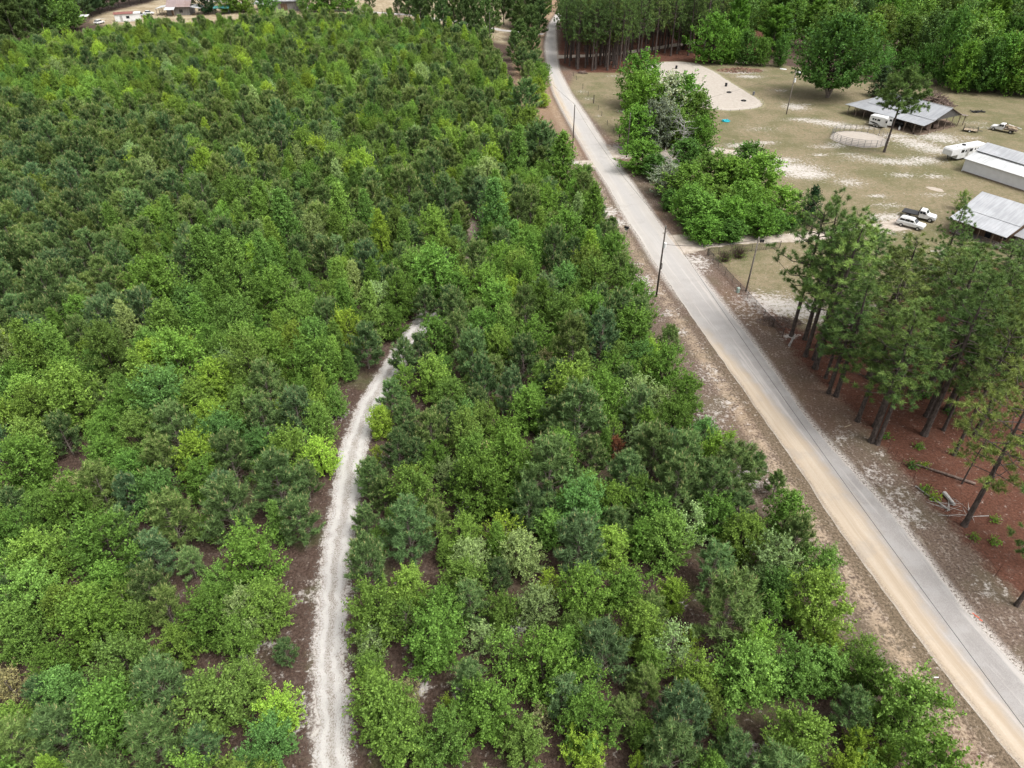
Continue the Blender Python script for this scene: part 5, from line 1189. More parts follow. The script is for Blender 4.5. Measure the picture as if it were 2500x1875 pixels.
# ------------------------------------------------------------------ grey shed at the right edge
o = GZ(4, 1670, 1475); q = GZ(4, 2206, 1650); d_ = math.hypot(q[0] - o[0], q[1] - o[1]); u = ((q[0] - o[0]) / d_, (q[1] - o[1]) / d_); v = (-u[1], u[0])
shed = thing('metal_shed', 'long pale grey shed with stepped ribbed metal roof at the right edge', 'shed', (*o, 0), math.atan2(u[1], u[0])); L = 22
mb = MB(); mb.box(.05, L, 0, .2, 0, 2.75); mb.build('front_wall', M['shed_wall'], shed)
mb = MB(); mb.prism([(0, 0), (0, 2.75)], 0, 0) if False else None
def gable(x):
    m_ = MB(); n = 0; pr = [(0.0, 0), (11.0, 0), (11.0, 2.6), (6.2, 5.05), (3.1, 3.85), (3.1, 3.65), (0.0, 2.74)]
    m_.v = [(x, y, z) for y, z in pr] + [(x + .18, y, z) for y, z in pr]; k_ = len(pr)
    m_.f = [tuple(range(k_ - 1, -1, -1)), tuple(range(k_, 2 * k_))] + [(i, (i + 1) % k_, k_ + (i + 1) % k_, k_ + i) for i in range(k_)]; return m_
for x in (-.14, L): gable(x).build('gable_wall', M['shed_wall'], shed)
mb = MB(); mb.slab((-.4, -.35, 2.72), (L + .4, -.35, 2.72), (L + .4, 3.2, 3.72), (-.4, 3.2, 3.72)); mb.build('lower_roof', M['shed_roof'], shed)
mb = MB(); mb.slab((-.4, 2.95, 3.98), (L + .4, 2.95, 3.98), (L + .4, 6.2, 5.15), (-.4, 6.2, 5.15)); mb.slab((-.4, 6.22, 5.15), (L + .4, 6.22, 5.15), (L + .4, 11.3, 2.75), (-.4, 11.3, 2.75)); mb.build('upper_roof', M['galv'], shed)
mb = MB(); mb.box(-.2, L, 3.16, 3.24, 3.74, 3.92); mb.build('step_board', M['steel'], shed)
mb = MB(); mb.box(.1, L, -.05, -.01, 0, .22); mb.build('base_strip', M['timber'], shed)

# ------------------------------------------------------------------ cabin with porch
o = GZ(5, 1560, 350); q = GZ(5, 1940, 475); d_ = math.hypot(q[0] - o[0], q[1] - o[1]); u = ((q[0] - o[0]) / d_, (q[1] - o[1]) / d_); u = (.545, -.838); v = (-u[1], u[0])
cab = thing('cabin', 'wooden cabin with pale metal roof and front porch', 'house', (*o, 0), math.atan2(u[1], u[0])); L = 8.6
mb = MB(); mb.box(-.1, L, 0, 2.4, .28, .5); mb.build('porch_floor', M['porch'], cab)
mb = MB()
for x in (0.1, 2.4, 4.7, 7.0, L - .2): mb.box(x - .12, x + .12, .1, .34, 0, .27); mb.box(x - .12, x + .12, 2.0, 2.24, 0, .27)
mb.build('pier', M['brick'], cab)
mb = MB(); mb.box(0, L, 2.42, 2.56, .3, 3.2); mb.build('front_wall', M['planks'], cab)
mb = MB(); mb.box(L - .14, L, 2.57, 12.5, .3, 3.1); mb.box(0, .14, 2.57, 12.5, .3, 3.1); mb.box(.15, L - .15, 12.36, 12.5, .3, 3.1); mb.build('side_wall', M['planks'], cab)
for x in (0.05, L - .11):
    m_ = MB(); pr = [(2.6, 3.12), (12.4, 3.12), (8.2, 5.5)]; m_.v = [(x, y, z) for y, z in pr] + [(x + .06, y, z) for y, z in pr]
    m_.f = [(0, 2, 1), (3, 4, 5), (0, 1, 4, 3), (1, 2, 5, 4), (2, 0, 3, 5)]; m_.build('gable_wall', M['greyplanks'], cab)
mb = MB(); mb.slab((-.8, -.5, 2.75), (L + .6, -.5, 2.75), (L + .6, 3.3, 3.75), (-.8, 3.3, 3.75)); mb.build('porch_roof', M['galv'], cab)
mb = MB(); mb.slab((-.8, 3.2, 3.80), (L + .6, 3.2, 3.80), (L + .6, 8.2, 5.75), (-.8, 8.2, 5.75)); mb.slab((-.8, 8.22, 5.75), (L + .6, 8.22, 5.75), (L + .6, 13.2, 3.4), (-.8, 13.2, 3.4)); mb.build('roof', M['galv'], cab)
mb = MB(); mb.slab((L + .7, 1.6, 2.7), (L + 4.2, 1.6, 2.7), (L + 4.2, 7.5, 3.9), (L + .7, 7.5, 3.9)); mb.build('side_roof', M['galv_old'], cab)
mb = MB(); mb.box(L + .9, L + 4, 2.2, 7.2, .2, 2.6); mb.build('side_room', M['greyplanks'], cab)
for x in (.1, 2.4, 4.6, 6.9, L - .15): MB().box(x - .07, x + .07, .05, .19, .5, 2.8).build('porch_post', M['timber'], cab)
mb = MB()
for i in range(4): mb.box(3.6, 5.2, -.32 * (i + 1), -.32 * i, .0, .46 - .11 * i)
mb.build('steps', M['newwood'], cab)
for x0 in (4.75,): MB().box(x0, x0 + .95, 2.37, 2.41, .52, 2.5).build('door', M['glass'], cab)
for x0 in (1.0, 7.2):
    w_ = MB().box(x0, x0 + 1.0, 2.38, 2.41, 1.2, 2.3).build('window', M['glass'], cab)
    MB().box(x0 - .1, x0, 2.36, 2.41, 1.1, 2.4).box(x0 + 1.0, x0 + 1.1, 2.36, 2.41, 1.1, 2.4).box(x0, x0 + 1, 2.36, 2.41, 2.3, 2.4).box(x0, x0 + 1, 2.36, 2.41, 1.1, 1.2).build('window_frame', M['timber'], w_)
mb = MB()
for z in (.85, 1.3): mb.box(5.4, L - .3, .08, .14, z, z + .07)
for x in np.arange(5.5, L - .4, .3): mb.box(x, x + .04, .09, .13, .5, 1.3)
mb.build('porch_railing', M['timber'], cab)
for i, x in enumerate((1.2, 2.0, 2.9)):
    px_, py_ = o[0] + u[0] * x + v[0] * 1.3, o[1] + u[1] * x + v[1] * 1.3
    t = thing('porch_chair', ['dark rocking chair at the left end of the cabin porch', 'dark rocking chair in the middle of the porch group', 'dark rocking chair nearest the cabin steps'][i], 'chair', (px_, py_, .5), math.atan2(u[1], u[0]) - 1.57, 'porch chairs')
    MB().box(-.26, .26, -.26, .26, .42, .47).build('seat', M['timber'], t); MB().box(-.29, -.24, -.25, .25, .48, 1.15).build('backrest', M['timber'], t)
    for yy in (-.22, .22):
        for xx in (-.2, .2): MB().tube([(xx, yy, .04), (xx, yy, .42)], .025, 5).build('leg', M['timber'], t)
        MB().tube([(-.42, yy, .06), (-.2, yy, .02), (.2, yy, .02), (.36, yy, .05)], .022, 5).build('rocker', M['timber'], t)

# ------------------------------------------------------------------ vehicles (local x forward, y left)
def wheels(t, xs, half, r, w_, rim='silver'):
    for x in xs:
        for s_ in (-1, 1):
            wh = thing_part(t, 'wheel', (x, s_ * half, r)); MB().wheel(0, 0, 0, r, w_).build('tyre', M['rubber'], wh); MB().wheel(0, s_ * .02, 0, r * .56, w_ * 1.02).build('rim', M[rim], wh)
def thing_part(t, name, loc):
    o_ = bpy.data.objects.new(name, None); COL.objects.link(o_); o_.parent = t; o_.location = loc; return o_
def side_panes(t, rects, half, mat='glass', name='window'):
    for (x0, x1, z0, z1) in rects:
        for s_ in (-1, 1):
            y0 = s_ * half; MB().box(x0, x1, min(y0, y0 + s_ * .015), max(y0, y0 + s_ * .015), z0, z1).build(name, M[mat], t)
def horse_trailer(p, ang, L, w_, h_, label, nose, panes, axles, mat='white', doors=True, swoosh=False, clear=.45):
    t = thing('horse_trailer', label, 'trailer', (*p, 0), ang); hw = w_ / 2
    prof = [(-L / 2, clear), (L / 2, clear), (L / 2, clear + .9)] + ([(L / 2 + nose, 1.35), (L / 2 + nose, h_ - .35)] if nose else [(L / 2 + .12, clear + 1.0)]) + [(L / 2 + (nose - .25 if nose else .05), h_), (-L / 2, h_)]
    MB().prism(prof, -hw, hw).build('body', M[mat], t, bevel=.08)
    MB().box(-L / 2 + .1, L / 2 + (nose or .1) - .35, -hw + .1, hw - .1, h_ + .001, h_ + .05).build('roof', M['white'], t)
    side_panes(t, panes, hw + .002)
    MB().box(-L / 2 + .1, L / 2 - .05, -hw - .03, -hw - .002, clear, clear + .13).box(-L / 2 + .1, L / 2 - .05, hw + .002, hw + .03, clear, clear + .13).build('trim', M['silver'], t)
    wheels(t, axles, hw - .08, .37, .22)
    for s_ in (-1, 1): MB().box(min(axles) - .5, max(axles) + .5, s_ * (hw + .08) - .1, s_ * (hw + .08) + .1, .80, .85).build('mudguard', M['silver'], t)
    if nose: MB().tube([(L / 2 + nose - .5, 0, 1.35), (L / 2 + nose - .5, 0, .95)], .08, 8).tube([(L / 2 + .7, .5, 1.35), (L / 2 + .7, .5, 0)], .06, 8).tube([(L / 2 + .7, -.5, 1.35), (L / 2 + .7, -.5, 0)], .06, 8).build('hitch', M['blackmetal'], t)
    else: MB().tube([(L / 2, .5, .5), (L / 2 + 1.2, 0, .5)], .05, 6).tube([(L / 2, -.5, .5), (L / 2 + 1.2, 0, .5)], .05, 6).tube([(L / 2 + 1.0, 0, .5), (L / 2 + 1.0, 0, 0)], .05, 6).build('hitch', M['blackmetal'], t)
    if doors:
        for s_ in (-1, 1):
            d1 = thing_part(t, 'rear_door', (-L / 2, s_ * hw, clear + .1)); d1.rotation_euler = (0, 0, s_ * R(-15))
            MB().box(-1.0, -.01, -.03, .03, 0, h_ - clear - .25).build('door_panel', M[mat], d1); MB().box(-.85, -.3, -.045, .045, 1.0, 1.5).build('door_window', M['glass'], d1)
    if swoosh:
        for s_ in (-1, 1):
            mb = MB(); n = 14; up, lo = [], []
            for i in range(n + 1):
                f = i / n; x = L / 2 - .2 - f * (L - .9); up.append((x, 1.15 - .55 * f ** 2 + .12 * math.sin(f * 3.1))); lo.append((x, 1.06 - .75 * f ** 1.6 - .12 * math.sin(f * 3.1)))
            yy_ = s_ * (hw + .012)
            for i in range(n): mb.poly([(up[i][0], yy_, up[i][1]), (up[i + 1][0], yy_, up[i + 1][1]), (lo[i + 1][0], yy_, max(.62, lo[i + 1][1])), (lo[i][0], yy_, max(.62, lo[i][1]))])
            m_ = mb.build('stripe', M['stripe'], t); sd_ = m_.modifiers.new('thickness', 'SOLIDIFY'); sd_.thickness = .012; sd_.offset = 0
    return t
a = GZ(4, 868, 1085); b = GZ(4, 985, 1112); c = ((a[0] + b[0]) / 2, (a[1] + b[1]) / 2); ang = math.atan2(a[1] - b[1], a[0] - b[0])
c = (c[0] + .0 - math.sin(ang) * -1.1 * -1 if False else c[0] + math.sin(ang) * -1.1, c[1] + math.cos(ang) * 1.1)
c = ((a[0] + b[0]) / 2 + .75, (a[1] + b[1]) / 2 + .85)
horse_trailer(c, ang, 3.8, 2.1, 2.6, 'white horse trailer with black swoosh stripe and open rear doors by the barn', 0, [(.75, 1.25, 1.65, 2.05), (.15, .6, 1.6, 2.0), (-.8, -.05, 1.6, 2.05)], (-.45, .4), swoosh=True)
a = GZ(4, 1500, 1385); b = GZ(4, 1580, 1400); ang = math.atan2(-.40, -.92)
c = (G(*Z(4, 1640, 1385))[0] + 2.6, G(*Z(4, 1640, 1385))[1] + 2.4)
horse_trailer(c, ang, 8.4, 2.4, 2.85, 'long white living quarter trailer with overhanging nose beside the grey shed', 2.2, [(2.5, 3.5, 1.75, 2.4), (1.75, 2.2, 1.75, 2.3), (-.1, .85, 1.7, 2.4), (-1.1, -.7, 1.9, 2.3), (-1.9, -1.5, 1.9, 2.3), (-2.7, -2.3, 1.9, 2.3), (-3.5, -3.1, 1.9, 2.3)], (-1.2, -.3), doors=False)
lt = COL.objects['horse_trailer.001']; MB().box(1.4, 2.0, -.35, .35, 2.92, 3.15, .05, .05).build('roof_unit', M['black'], lt); MB().box(3.6, 3.9, -.2, .2, 2.92, 3.02).build('roof_vent', M['silver'], lt)
for s_ in (-1, 1): MB().box(.95, 1.65, s_ * 1.205 - .01, s_ * 1.205 + .01, .75, 2.45).build('door', M['silver'], lt); MB().box(-.2, -1.4, s_ * 1.21 - .01, s_ * 1.21 + .01, .6, 1.3).build('lower_panel', M['silver'], lt)

def truck(p, ang, label, bed, load=False):
    t = thing('flatbed_truck', label, 'truck', (*p, 0), ang)
    MB().prism([(.25, .5), (2.75, .5), (2.8, .95), (2.65, 1.12), (1.55, 1.22), (.95, 1.85), (.1, 1.9), (.0, 1.8), (.0, .55)], -.92, .92).build('cab', M['white'], t, bevel=.07)
    w_ = MB(); w_.hexa([(1.50, -.74, 1.26), (1.50, .74, 1.26), (1.47, .74, 1.24), (1.47, -.74, 1.24)], [(1.03, -.68, 1.80), (1.03, .68, 1.80), (.99, .68, 1.78), (.99, -.68, 1.78)]); w_.build('windscreen', M['glass'], t)
    side_panes(t, [(.55, 1.0, 1.28, 1.72), (.08, .5, 1.28, 1.74)], .922)
    MB().box(2.72, 2.9, -.9, .9, .5, .72).build('bumper', M['silver'], t)
    for s_ in (-1, 1): MB().box(2.70, 2.80, s_ * .7 - .16, s_ * .7 + .16, .82, .98).build('headlight', M['silver'], t); MB().box(.98, 1.12, s_ * 1.08 - .12, s_ * 1.08 + .12, 1.3, 1.5).build('mirror', M['blackmetal'], t)
    MB().box(-2.9, -.1, -1.1, 1.1, .88, 1.02).box(-2.9, -.05, -.45, .45, .6, .86).build('bed', M[bed], t)
    mb = MB()
    for y in (-1.0, -.5, 0, .5, 1.0): mb.tube([(-.14, y, 1.0), (-.14, y, 1.85)], .035, 5)
    mb.tube([(-.14, -1.0, 1.85), (-.14, 1.0, 1.85)], .04, 6); mb.build('headboard', M['blackmetal'], t)
    wheels(t, (2.05, -1.75), .82, .42, .28, 'silver'); return t
a = G(*Z(5, 1310, 245)); truck((a[0] + .2, a[1] + 1.2), math.atan2(-.62, .80), 'white truck with black flat bed parked behind the white car', 'blackmetal')
a = GZ(4, 1955, 1128); b = GZ(4, 2120, 1160); ang = math.atan2(a[1] - b[1], a[0] - b[0])
t = truck(((a[0] + b[0]) / 2 + .2, (a[1] + b[1]) / 2 + 1.0), ang, 'old white truck carrying a heap of cut timber at the right edge', 'timber')
r_ = np.random.RandomState(5)
tp_ = Vector(t.location); ld = thing('timber_load', 'heap of pale cut boards and branches piled on the old truck', 'timber pile', (tp_[0], tp_[1], 1.03), ang)
mb = MB()
for i in range(46):
    x = r_.uniform(-2.6, -.5); y = r_.uniform(-.85, .85); z = .06 + (1 - abs(y)) * r_.uniform(0, .6); a_ = r_.uniform(-.5, .5); l_ = r_.uniform(.5, 1.3)
    mb.tube([(x - l_ / 2 * math.cos(a_), y - l_ / 2 * math.sin(a_), z + r_.uniform(-.03, .1)), (x + l_ / 2 * math.cos(a_), y + l_ / 2 * math.sin(a_), z + r_.uniform(-.03, .12))], r_.uniform(.05, .13), 5)
mb.build('boards', M['newwood'], ld)
MB().tube([(-3.4, -1.15, .05), (-.6, -.3, .75)], .08, 6).build('long_pole', M['white'], ld)
# white car
a = GZ(5, 1110, 285); b = GZ(5, 1300, 345); ang = math.atan2(-.66, .75)
cc = (a[0] + .75 * 2.0 + .66 * .9, a[1] - .66 * 2.0 + .75 * .9)
t = thing('parked_car', 'white station wagon parked on pale sand left of the cabin', 'car', (*cc, 0), ang)
MB().prism([(-2.3, .42), (2.3, .42), (2.35, .75), (2.2, .98), (1.15, 1.08), (-2.25, 1.12), (-2.38, .8)], -.93, .93).build('body', M['white'], t, bevel=.09)
MB().prism([(-2.18, 1.10), (1.05, 1.07), (.35, 1.62), (-.2, 1.70), (-1.75, 1.68), (-2.0, 1.55)], -.80, .80).build('cabin', M['white'], t, bevel=.08)
side_panes(t, [(-1.85, -1.05, 1.18, 1.54), (-.98, -.2, 1.18, 1.56), (-.13, .45, 1.18, 1.52)], .802)
m_ = MB().hexa([(1.0, -.72, 1.14), (1.0, .72, 1.14), (.96, .72, 1.12), (.96, -.72, 1.12)], [(.46, -.66, 1.58), (.46, .66, 1.58), (.42, .66, 1.56), (.42, -.66, 1.56)]); m_.build('windscreen', M['glass'], t)
MB().hexa([(-2.24, -.7, 1.16), (-2.24, .7, 1.16), (-2.2, .7, 1.16), (-2.2, -.7, 1.16)], [(-2.07, -.64, 1.5), (-2.07, .64, 1.5), (-2.02, .64, 1.5), (-2.02, -.64, 1.5)]).build('rear_window', M['glass'], t)
for s_ in (-1, 1):
    MB().box(2.2, 2.36, s_ * .66 - .17, s_ * .66 + .17, .74, .88).build('headlight', M['silver'], t); MB().box(-2.39, -2.25, s_ * .74 - .12, s_ * .74 + .12, .8, 1.02).build('tail_light', M['red_roof'], t)
    MB().tube([(-1.7, s_ * .62, 1.74), (0, s_ * .62, 1.75)], .025, 6).build('roof_rail', M['black'], t)
wheels(t, (1.42, -1.42), .84, .35, .23)
# utility trailer
a = GZ(4, 1695, 1135); b = GZ(4, 1815, 1150); ang = math.atan2(b[1] - a[1], b[0] - a[0])
t = thing('utility_trailer', 'small black open mesh trailer standing on the grass right of the barn', 'trailer', ((a[0] + b[0]) / 2, (a[1] + b[1]) / 2 + .8, 0), ang)
MB().box(-1.5, 1.5, -.85, .85, .42, .52).build('deck', M['newwood'], t)
mb = MB()
for s_ in (-1, 1):
    for z in (.75, 1.0): mb.tube([(-1.5, s_ * .88, z), (1.5, s_ * .88, z)], .03, 5)
    for x in (-1.5, -.5, .5, 1.5): mb.tube([(x, s_ * .88, .42), (x, s_ * .88, 1.0)], .03, 5)
mb.build('side_rails', M['blackmetal'], t)
mb = MB(); panel(mb, (-1.55, -.85), (-1.55, .85), 1.6, 6, .025); panel(mb, (1.55, -.85), (1.55, .85), 1.3, 5, .025); mb.build('ramp_gate', M['blackmetal'], t)
MB().tube([(1.5, .4, .47), (2.7, 0, .47)], .04, 6).tube([(1.5, -.4, .47), (2.7, 0, .47)], .04, 6).build('hitch', M['blackmetal'], t)
wheels(t, (-.2,), .95, .32, .2, 'white')

# ------------------------------------------------------------------ yard clutter
def barrel(k, x, y, mat, label, s=1.0):
    p = GZ(k, x, y); t = thing('barrel', label, 'barrel', (*p, 0), 0, None)
    MB().lathe([(.29 * s, 0), (.32 * s, .05), (.30 * s, .3), (.33 * s, .34), (.30 * s, .38), (.30 * s, .6), (.33 * s, .64), (.30 * s, .68), (.32 * s, .92), (.29 * s, .96)], (0, 0, 0), 16).build('drum', M[mat], t)
    MB().lathe([(.27 * s, .961), (.27 * s, .975), (.06, .98)], (0, 0, 0), 14).build('lid', M['rubber' if mat == 'black' else 'steel'], t)
barrel(3, 1415, 592, 'black', 'black barrel standing at the far side of the sand arena', 1.15); barrel(3, 1424, 757, 'black', 'black barrel in the middle left of the sand arena', 1.15); barrel(3, 1843, 744, 'black', 'black barrel at the right side of the sand arena', 1.15)
barrel(3, 2080, 820, 'steel', 'grey barrel just outside the arena edge', 1.0)
for x, y, lab in [(1508, 795, 'flat dark tyre on the sand right of the middle barrel'), (1870, 798, 'flat dark tyre on the sand just below the right barrel'), (1636, 878, 'flat dark tyre near the lower left arena edge behind the hedge'), (1996, 870, 'flat dark tyre nearest the right tip of the arena')]:
    p = GZ(3, x, y); tag(MB().tube([(p[0] + .62 * math.cos(a), p[1] + .62 * math.sin(a), .12) for a in np.linspace(0, 2 * math.pi, 21)], .13, 8, False).build('tyre', M['rubber']), lab, 'tyre', 'tyres lying in the arena')
p = GZ(3, 1157, 535); tag(MB().lathe([(.35, 0), (.42, .1), (.42, .8), (.2, .95)], (*p, 0), 14).build('water_drum', M['white']), 'white drum at the left end of the arena', 'drum')
p = GZ(3, 1843, 1045); t = thing('play_pool', 'turquoise plastic toy lying on the grass below the arena', 'toy', (*p, 0), .3)
mb = MB(); mb.lathe([(1.0, 0), (1.1, .12), (1.05, .22), (.92, .16), (.88, .06)], (0, 0, 0), 20); mb.build('basin', M['teal'], t); MB().box(-.9, -.3, -.5, .5, .16, .42, .1, .1).build('cover', M['teal'], t); MB().tube([(.2, -.4, .15), (.3, .0, .6), (.3, .4, .15)], .06, 6).build('handle', M['teal'], t)
p = GZ(4, 130, 598); t = thing('small_boat', 'small white boat lying upside down at the wood edge left of the oak', 'boat', (*p, 0), -.55)
mb = MB(); n = 9
for i in range(n):
    f = i / (n - 1); hw = .65 * math.sin(math.pi * min(1, .12 + f * .75)) ** .7; x = -2.2 + 4.4 * f
    mb.v += [(x, -hw, .05), (x, -hw * .8, .35), (x, 0, .55), (x, hw * .8, .35), (x, hw, .05)]
for i in range(n - 1):
    for j in range(4): a_ = i * 5 + j; mb.f.append((a_, a_ + 1, a_ + 6, a_ + 5))
mb.f += [(4, 3, 2, 1, 0), tuple((n - 1) * 5 + j for j in range(5))]; t.scale = (.48, .48, .48); mb.build('hull', M['white'], t, True); MB().tube([(-2.15, 0, .56), (2.1, 0, .5)], .03, 5).build('keel', M['silver'], t)

def heap(name, label, k, x, y, rx, ry, h_, n, mat, cat, lmin=.6, lmax=2.2, r0=.03, r1=.09, seed=1):
    r = np.random.RandomState(seed); p = GZ(k, x, y); mb = MB()
    for i in range(n):
        a_ = r.uniform(0, 6.28); q_ = math.sqrt(r.uniform(0, 1)); cx, cy = rx * q_ * math.cos(a_), ry * q_ * math.sin(a_); cz = h_ * (1 - q_ ** 1.5) * r.uniform(.25, 1) + .05
        d_ = r.randn(3); d_[2] *= .35; d_ /= np.linalg.norm(d_); l_ = r.uniform(lmin, lmax) / 2
        A0 = np.array([cx, cy, cz]) - d_ * l_; A1 = np.array([cx, cy, cz]) + d_ * l_; A0[2] = max(A0[2], .02); A1[2] = max(A1[2], .02)
        mb.tube([tuple(A0), tuple((A0 + A1) / 2 + r.randn(3) * .05), tuple(A1)], [r.uniform(r0, r1), r.uniform(r0, r1), r0 * .6], 4)
    o_ = mb.build(name, M[mat]); o_.location = (*p, 0); return tag(o_, label, cat)
heap('brush_pile', 'tall grey brown heap of cut branches behind the barn', 4, 1405, 905, 5.5, 4.0, 3.6, 420, 'brush', 'brush pile', 1.0, 3.4, .05, .14, 2)
heap('scrap_pile', 'low reddish heap of broken boards on sand beyond the arena', 3, 1965, 610, 7.5, 3.2, .7, 340, 'rubble', 'scrap pile', .4, 1.6, .04, .12, 3)
heap('log_heap', 'small dark scatter of burnt logs in the grass right of the barn', 4, 1810, 968, 1.9, .8, .45, 34, 'black', 'log pile', .6, 2.0, .05, .12, 4)
heap('brush_pile', 'low dark brown pile of sticks by the chain link fence end', 5, 100, 1120, 3.2, 1.5, .6, 240, 'brush', 'brush pile', .3, 1.1, .02, .06, 5)
heap('branch_debris', 'grey dead branches tangled on the straw beside the leaning pine', 7, 1610, 1085, 1.7, 1.1, .5, 17, 'dead', 'branches', .8, 2.6, .018, .04, 6)
heap('brush_pile', 'small heap of sticks and stones at the pine stand edge by the road', 3, 605, 632, 1.6, 1.0, .7, 60, 'brush', 'brush pile', .4, 1.4, .04, .12, 7)
for (k, a, b, r0, r1, mat, lab) in [(7, (1275, 695), (1780, 860), .10, .16, 'brush', 'long fallen grey log lying across the red pine straw'), (7, (1265, 875), (1560, 1085), .05, .09, 'dead', 'thin pale fallen branch along the edge of the pine straw'), (7, (1510, 940), (1600, 1045), .22, .15, 'dead', 'short thick silver grey piece of dead trunk by the leaning pine'), (7, (660, 365), (715, 345), .05, .04, 'newwood', 'short tan stick lying on the roadside litter'), (8, (1410, 880), (1468, 880), .04, .04, 'white', 'short white pipe lying on the left road shoulder'), (7, (1760, 1135), (1900, 1130), .03, .05, 'dead', 'thin pale stick lying on pine straw right of the leaning pine')]:
    A0, A1 = GZ(k, *a), GZ(k, *b); ln = math.hypot(A1[0] - A0[0], A1[1] - A0[1]); mb = MB(); r = np.random.RandomState(int(a[0]))
    pts = [(A0[0] + (A1[0] - A0[0]) * f, A0[1] + (A1[1] - A0[1]) * f, max(r0, r1) + r.uniform(0, .04) * (ln > 2)) for f in np.linspace(0, 1, 7)]
    mb.tube(pts, list(np.linspace(r0, r1, 7)), 8)
    if ln > 3:
        for f in (.3, .55, .8):
            p_ = Vector(pts[int(f * 6)]); mb.tube([p_, p_ + Vector((r.uniform(-.5, .5), r.uniform(-.5, .5), .35))], [r0 * .4, .015], 4)
    tag(mb.build('fallen_log' if ln > 3 or r0 > .1 else 'stick', M[mat]), lab, 'log' if ln > 3 or r0 > .1 else 'stick')
p = GZ(5, 200, 1320); t = tag(MB().tube([(p[0] - .35, p[1] - .1, 0), (p[0] + .15, p[1] + .25, 1.4)], [.16, .11], 8).build('broken_stump', M['dead']), 'pale leaning broken stump in front of the leftmost grove pine', 'stump')
# mailbox, pedestal, drive posts, marker tape
p = GZ(6, 992, 360); t = thing('mailbox', 'black mailbox with green paper holder on a post beside the road', 'mailbox', (*p, 0), .9)
MB().tube([(0, 0, -.1), (0, 0, 1.05)], .05, 6).build('post', M['timber'], t)
mb = MB(); pr = [(-.11, 1.07), (.11, 1.07), (.11, 1.22)] + [(.11 * math.cos(a), 1.22 + .11 * math.sin(a)) for a in np.linspace(.3, 2.84, 7)] + [(-.11, 1.22)]
mb.prism([(x * 1.5, z if z < 1.1 else 1.07 + (z - 1.07) * 1.5) for x, z in pr], -.2, .62); mb.build('box', M['black'], t)
MB().box(-.12, .12, .0, .5, .70, .92).build('paper_holder', M['pedestal'], t); MB().box(.17, .19, .3, .34, 1.2, 1.5).build('flag', M['orange'], t)
p = GZ(6, 1945, 862); t = thing('utility_pedestal', 'pale green utility box outside the chain link fence', 'utility box', (*p, 0), .3); MB().box(-.2, .2, -.2, .2, 0, .78, .015, .015).build('cabinet', M['pedestal'], t, bevel=.03); MB().box(-.23, .23, -.23, .23, .78, .86, .06, .06).build('cap', M['pedestal'], t)
for x, y, h_, lab in [(1558, 385, 1.5, 'grey wooden post at the foot of the roadside hedge by the lower drive'), (1582, 372, 2.3, 'taller grey wooden post beside the hedge by the lower drive')]:
    p = GZ(6, x, y); t = thing('gate_post', lab, 'post', (*p, 0), .2); MB().tube([(0, 0, -.1), (0, 0, h_)], [.12, .11], 8).build('shaft', M['polegrey'], t)
    mb = MB()
    for z in (h_ * .55, h_ * .85): mb.tube([(.13 * math.cos(a), .13 * math.sin(a), z) for a in np.linspace(0, 6.283, 12)], .014, 4, False)
    mb.build('wire_wrap', M['wire'], t)
p = GZ(8, 1800, 355); mb = MB(); mb.box(-.15, .15, -.04, .04, .01, .04).box(-.35, -.18, .02, .08, .01, .03).box(.2, .42, -.14, -.07, .01, .05); o_ = mb.build('marker_tape', M['orange']); o_.location = (*p, .0); o_.rotation_euler = (0, 0, -.9); o_.scale = (1.2, 1.2, 1); tag(o_, 'scrap of orange marker tape on the right road edge', 'marker tape')

# ------------------------------------------------------------------ farmhouses far away at the top left
def simple_car(p, ang, mat, label, van=False):
    t = thing('parked_car', label, 'car', (*p, 0), ang)
    MB().prism([(-2.3, .4), (2.3, .4), (2.3, .85), (1.2, 1.0), (-2.2, 1.05), (-2.35, .8)], -.9, .9).build('body', M[mat], t, bevel=.08)
    MB().prism([(-1.9 if van else -1.5, 1.04), (1.0, .98), (.3, 1.55), (-1.2 if not van else -1.75, 1.58)], -.78, .78).build('cabin', M['glass'], t, bevel=.05)
    MB().box(-1.6 if van else -1.15, .25, -.74, .74, 1.56, 1.64, .06, .06).build('roof', M[mat], t)
    wheels(t, (1.4, -1.4), .82, .34, .22); return t
for (k, x, y, ang, mat, lab, van) in [(1, 1285, 125, .2, 'white', 'white car parked left of the red roofed farmhouse', False), (1, 1215, 140, .3, 'greycar', 'grey car parked between white trailer and farmhouse', False), (1, 860, 205, 1.3, 'white', 'white van at the edge of the field left of the trailer house', True),
                                    (1, 1995, 100, .1, 'white', 'white car under the light green yard tree', True), (1, 2050, 95, .15, 'greycar', 'grey car under the yard trees left of the grey barn', True), (1, 2105, 95, .1, 'white', 'white car nearest the grey barn under the broad tree', True)]:
    simple_car(GZ(k, x, y), ang, mat, lab, van)
p = GZ(1, 1360, 138); t = thing('farmhouse', 'farmhouse with rusty red and grey gable roof and open side sheds', 'house', (*p, 0), .10)
MB().box(4, 14, 1, 10, 0, 3.4).build('wall', M['greyplanks'], t)
for y0, z0, y1, z1 in ((-.2, 3.5, 5.5, 6.4), (11.2, 3.5, 5.52, 6.4)):
    m_ = MB(); m_.slab((4.2, y0, z0), (15, y0, z0), (15, y1, z1), (4.2, y1, z1)) if y0 < y1 else m_.slab((15, y0, z0), (4.2, y0, z0), (4.2, y1, z1), (15, y1, z1)); m_.build('roof', M['rust_roof'], t)
m_ = MB(); m_.v = [(4.0, .8, 3.4), (4.0, 10.2, 3.4), (4.0, 5.5, 6.2), (4.1, .8, 3.4), (4.1, 10.2, 3.4), (4.1, 5.5, 6.2)]; m_.f = [(0, 2, 1), (3, 4, 5), (0, 1, 4, 3), (1, 2, 5, 4), (2, 0, 3, 5)]; m_.build('gable_wall', M['greyplanks'], t)
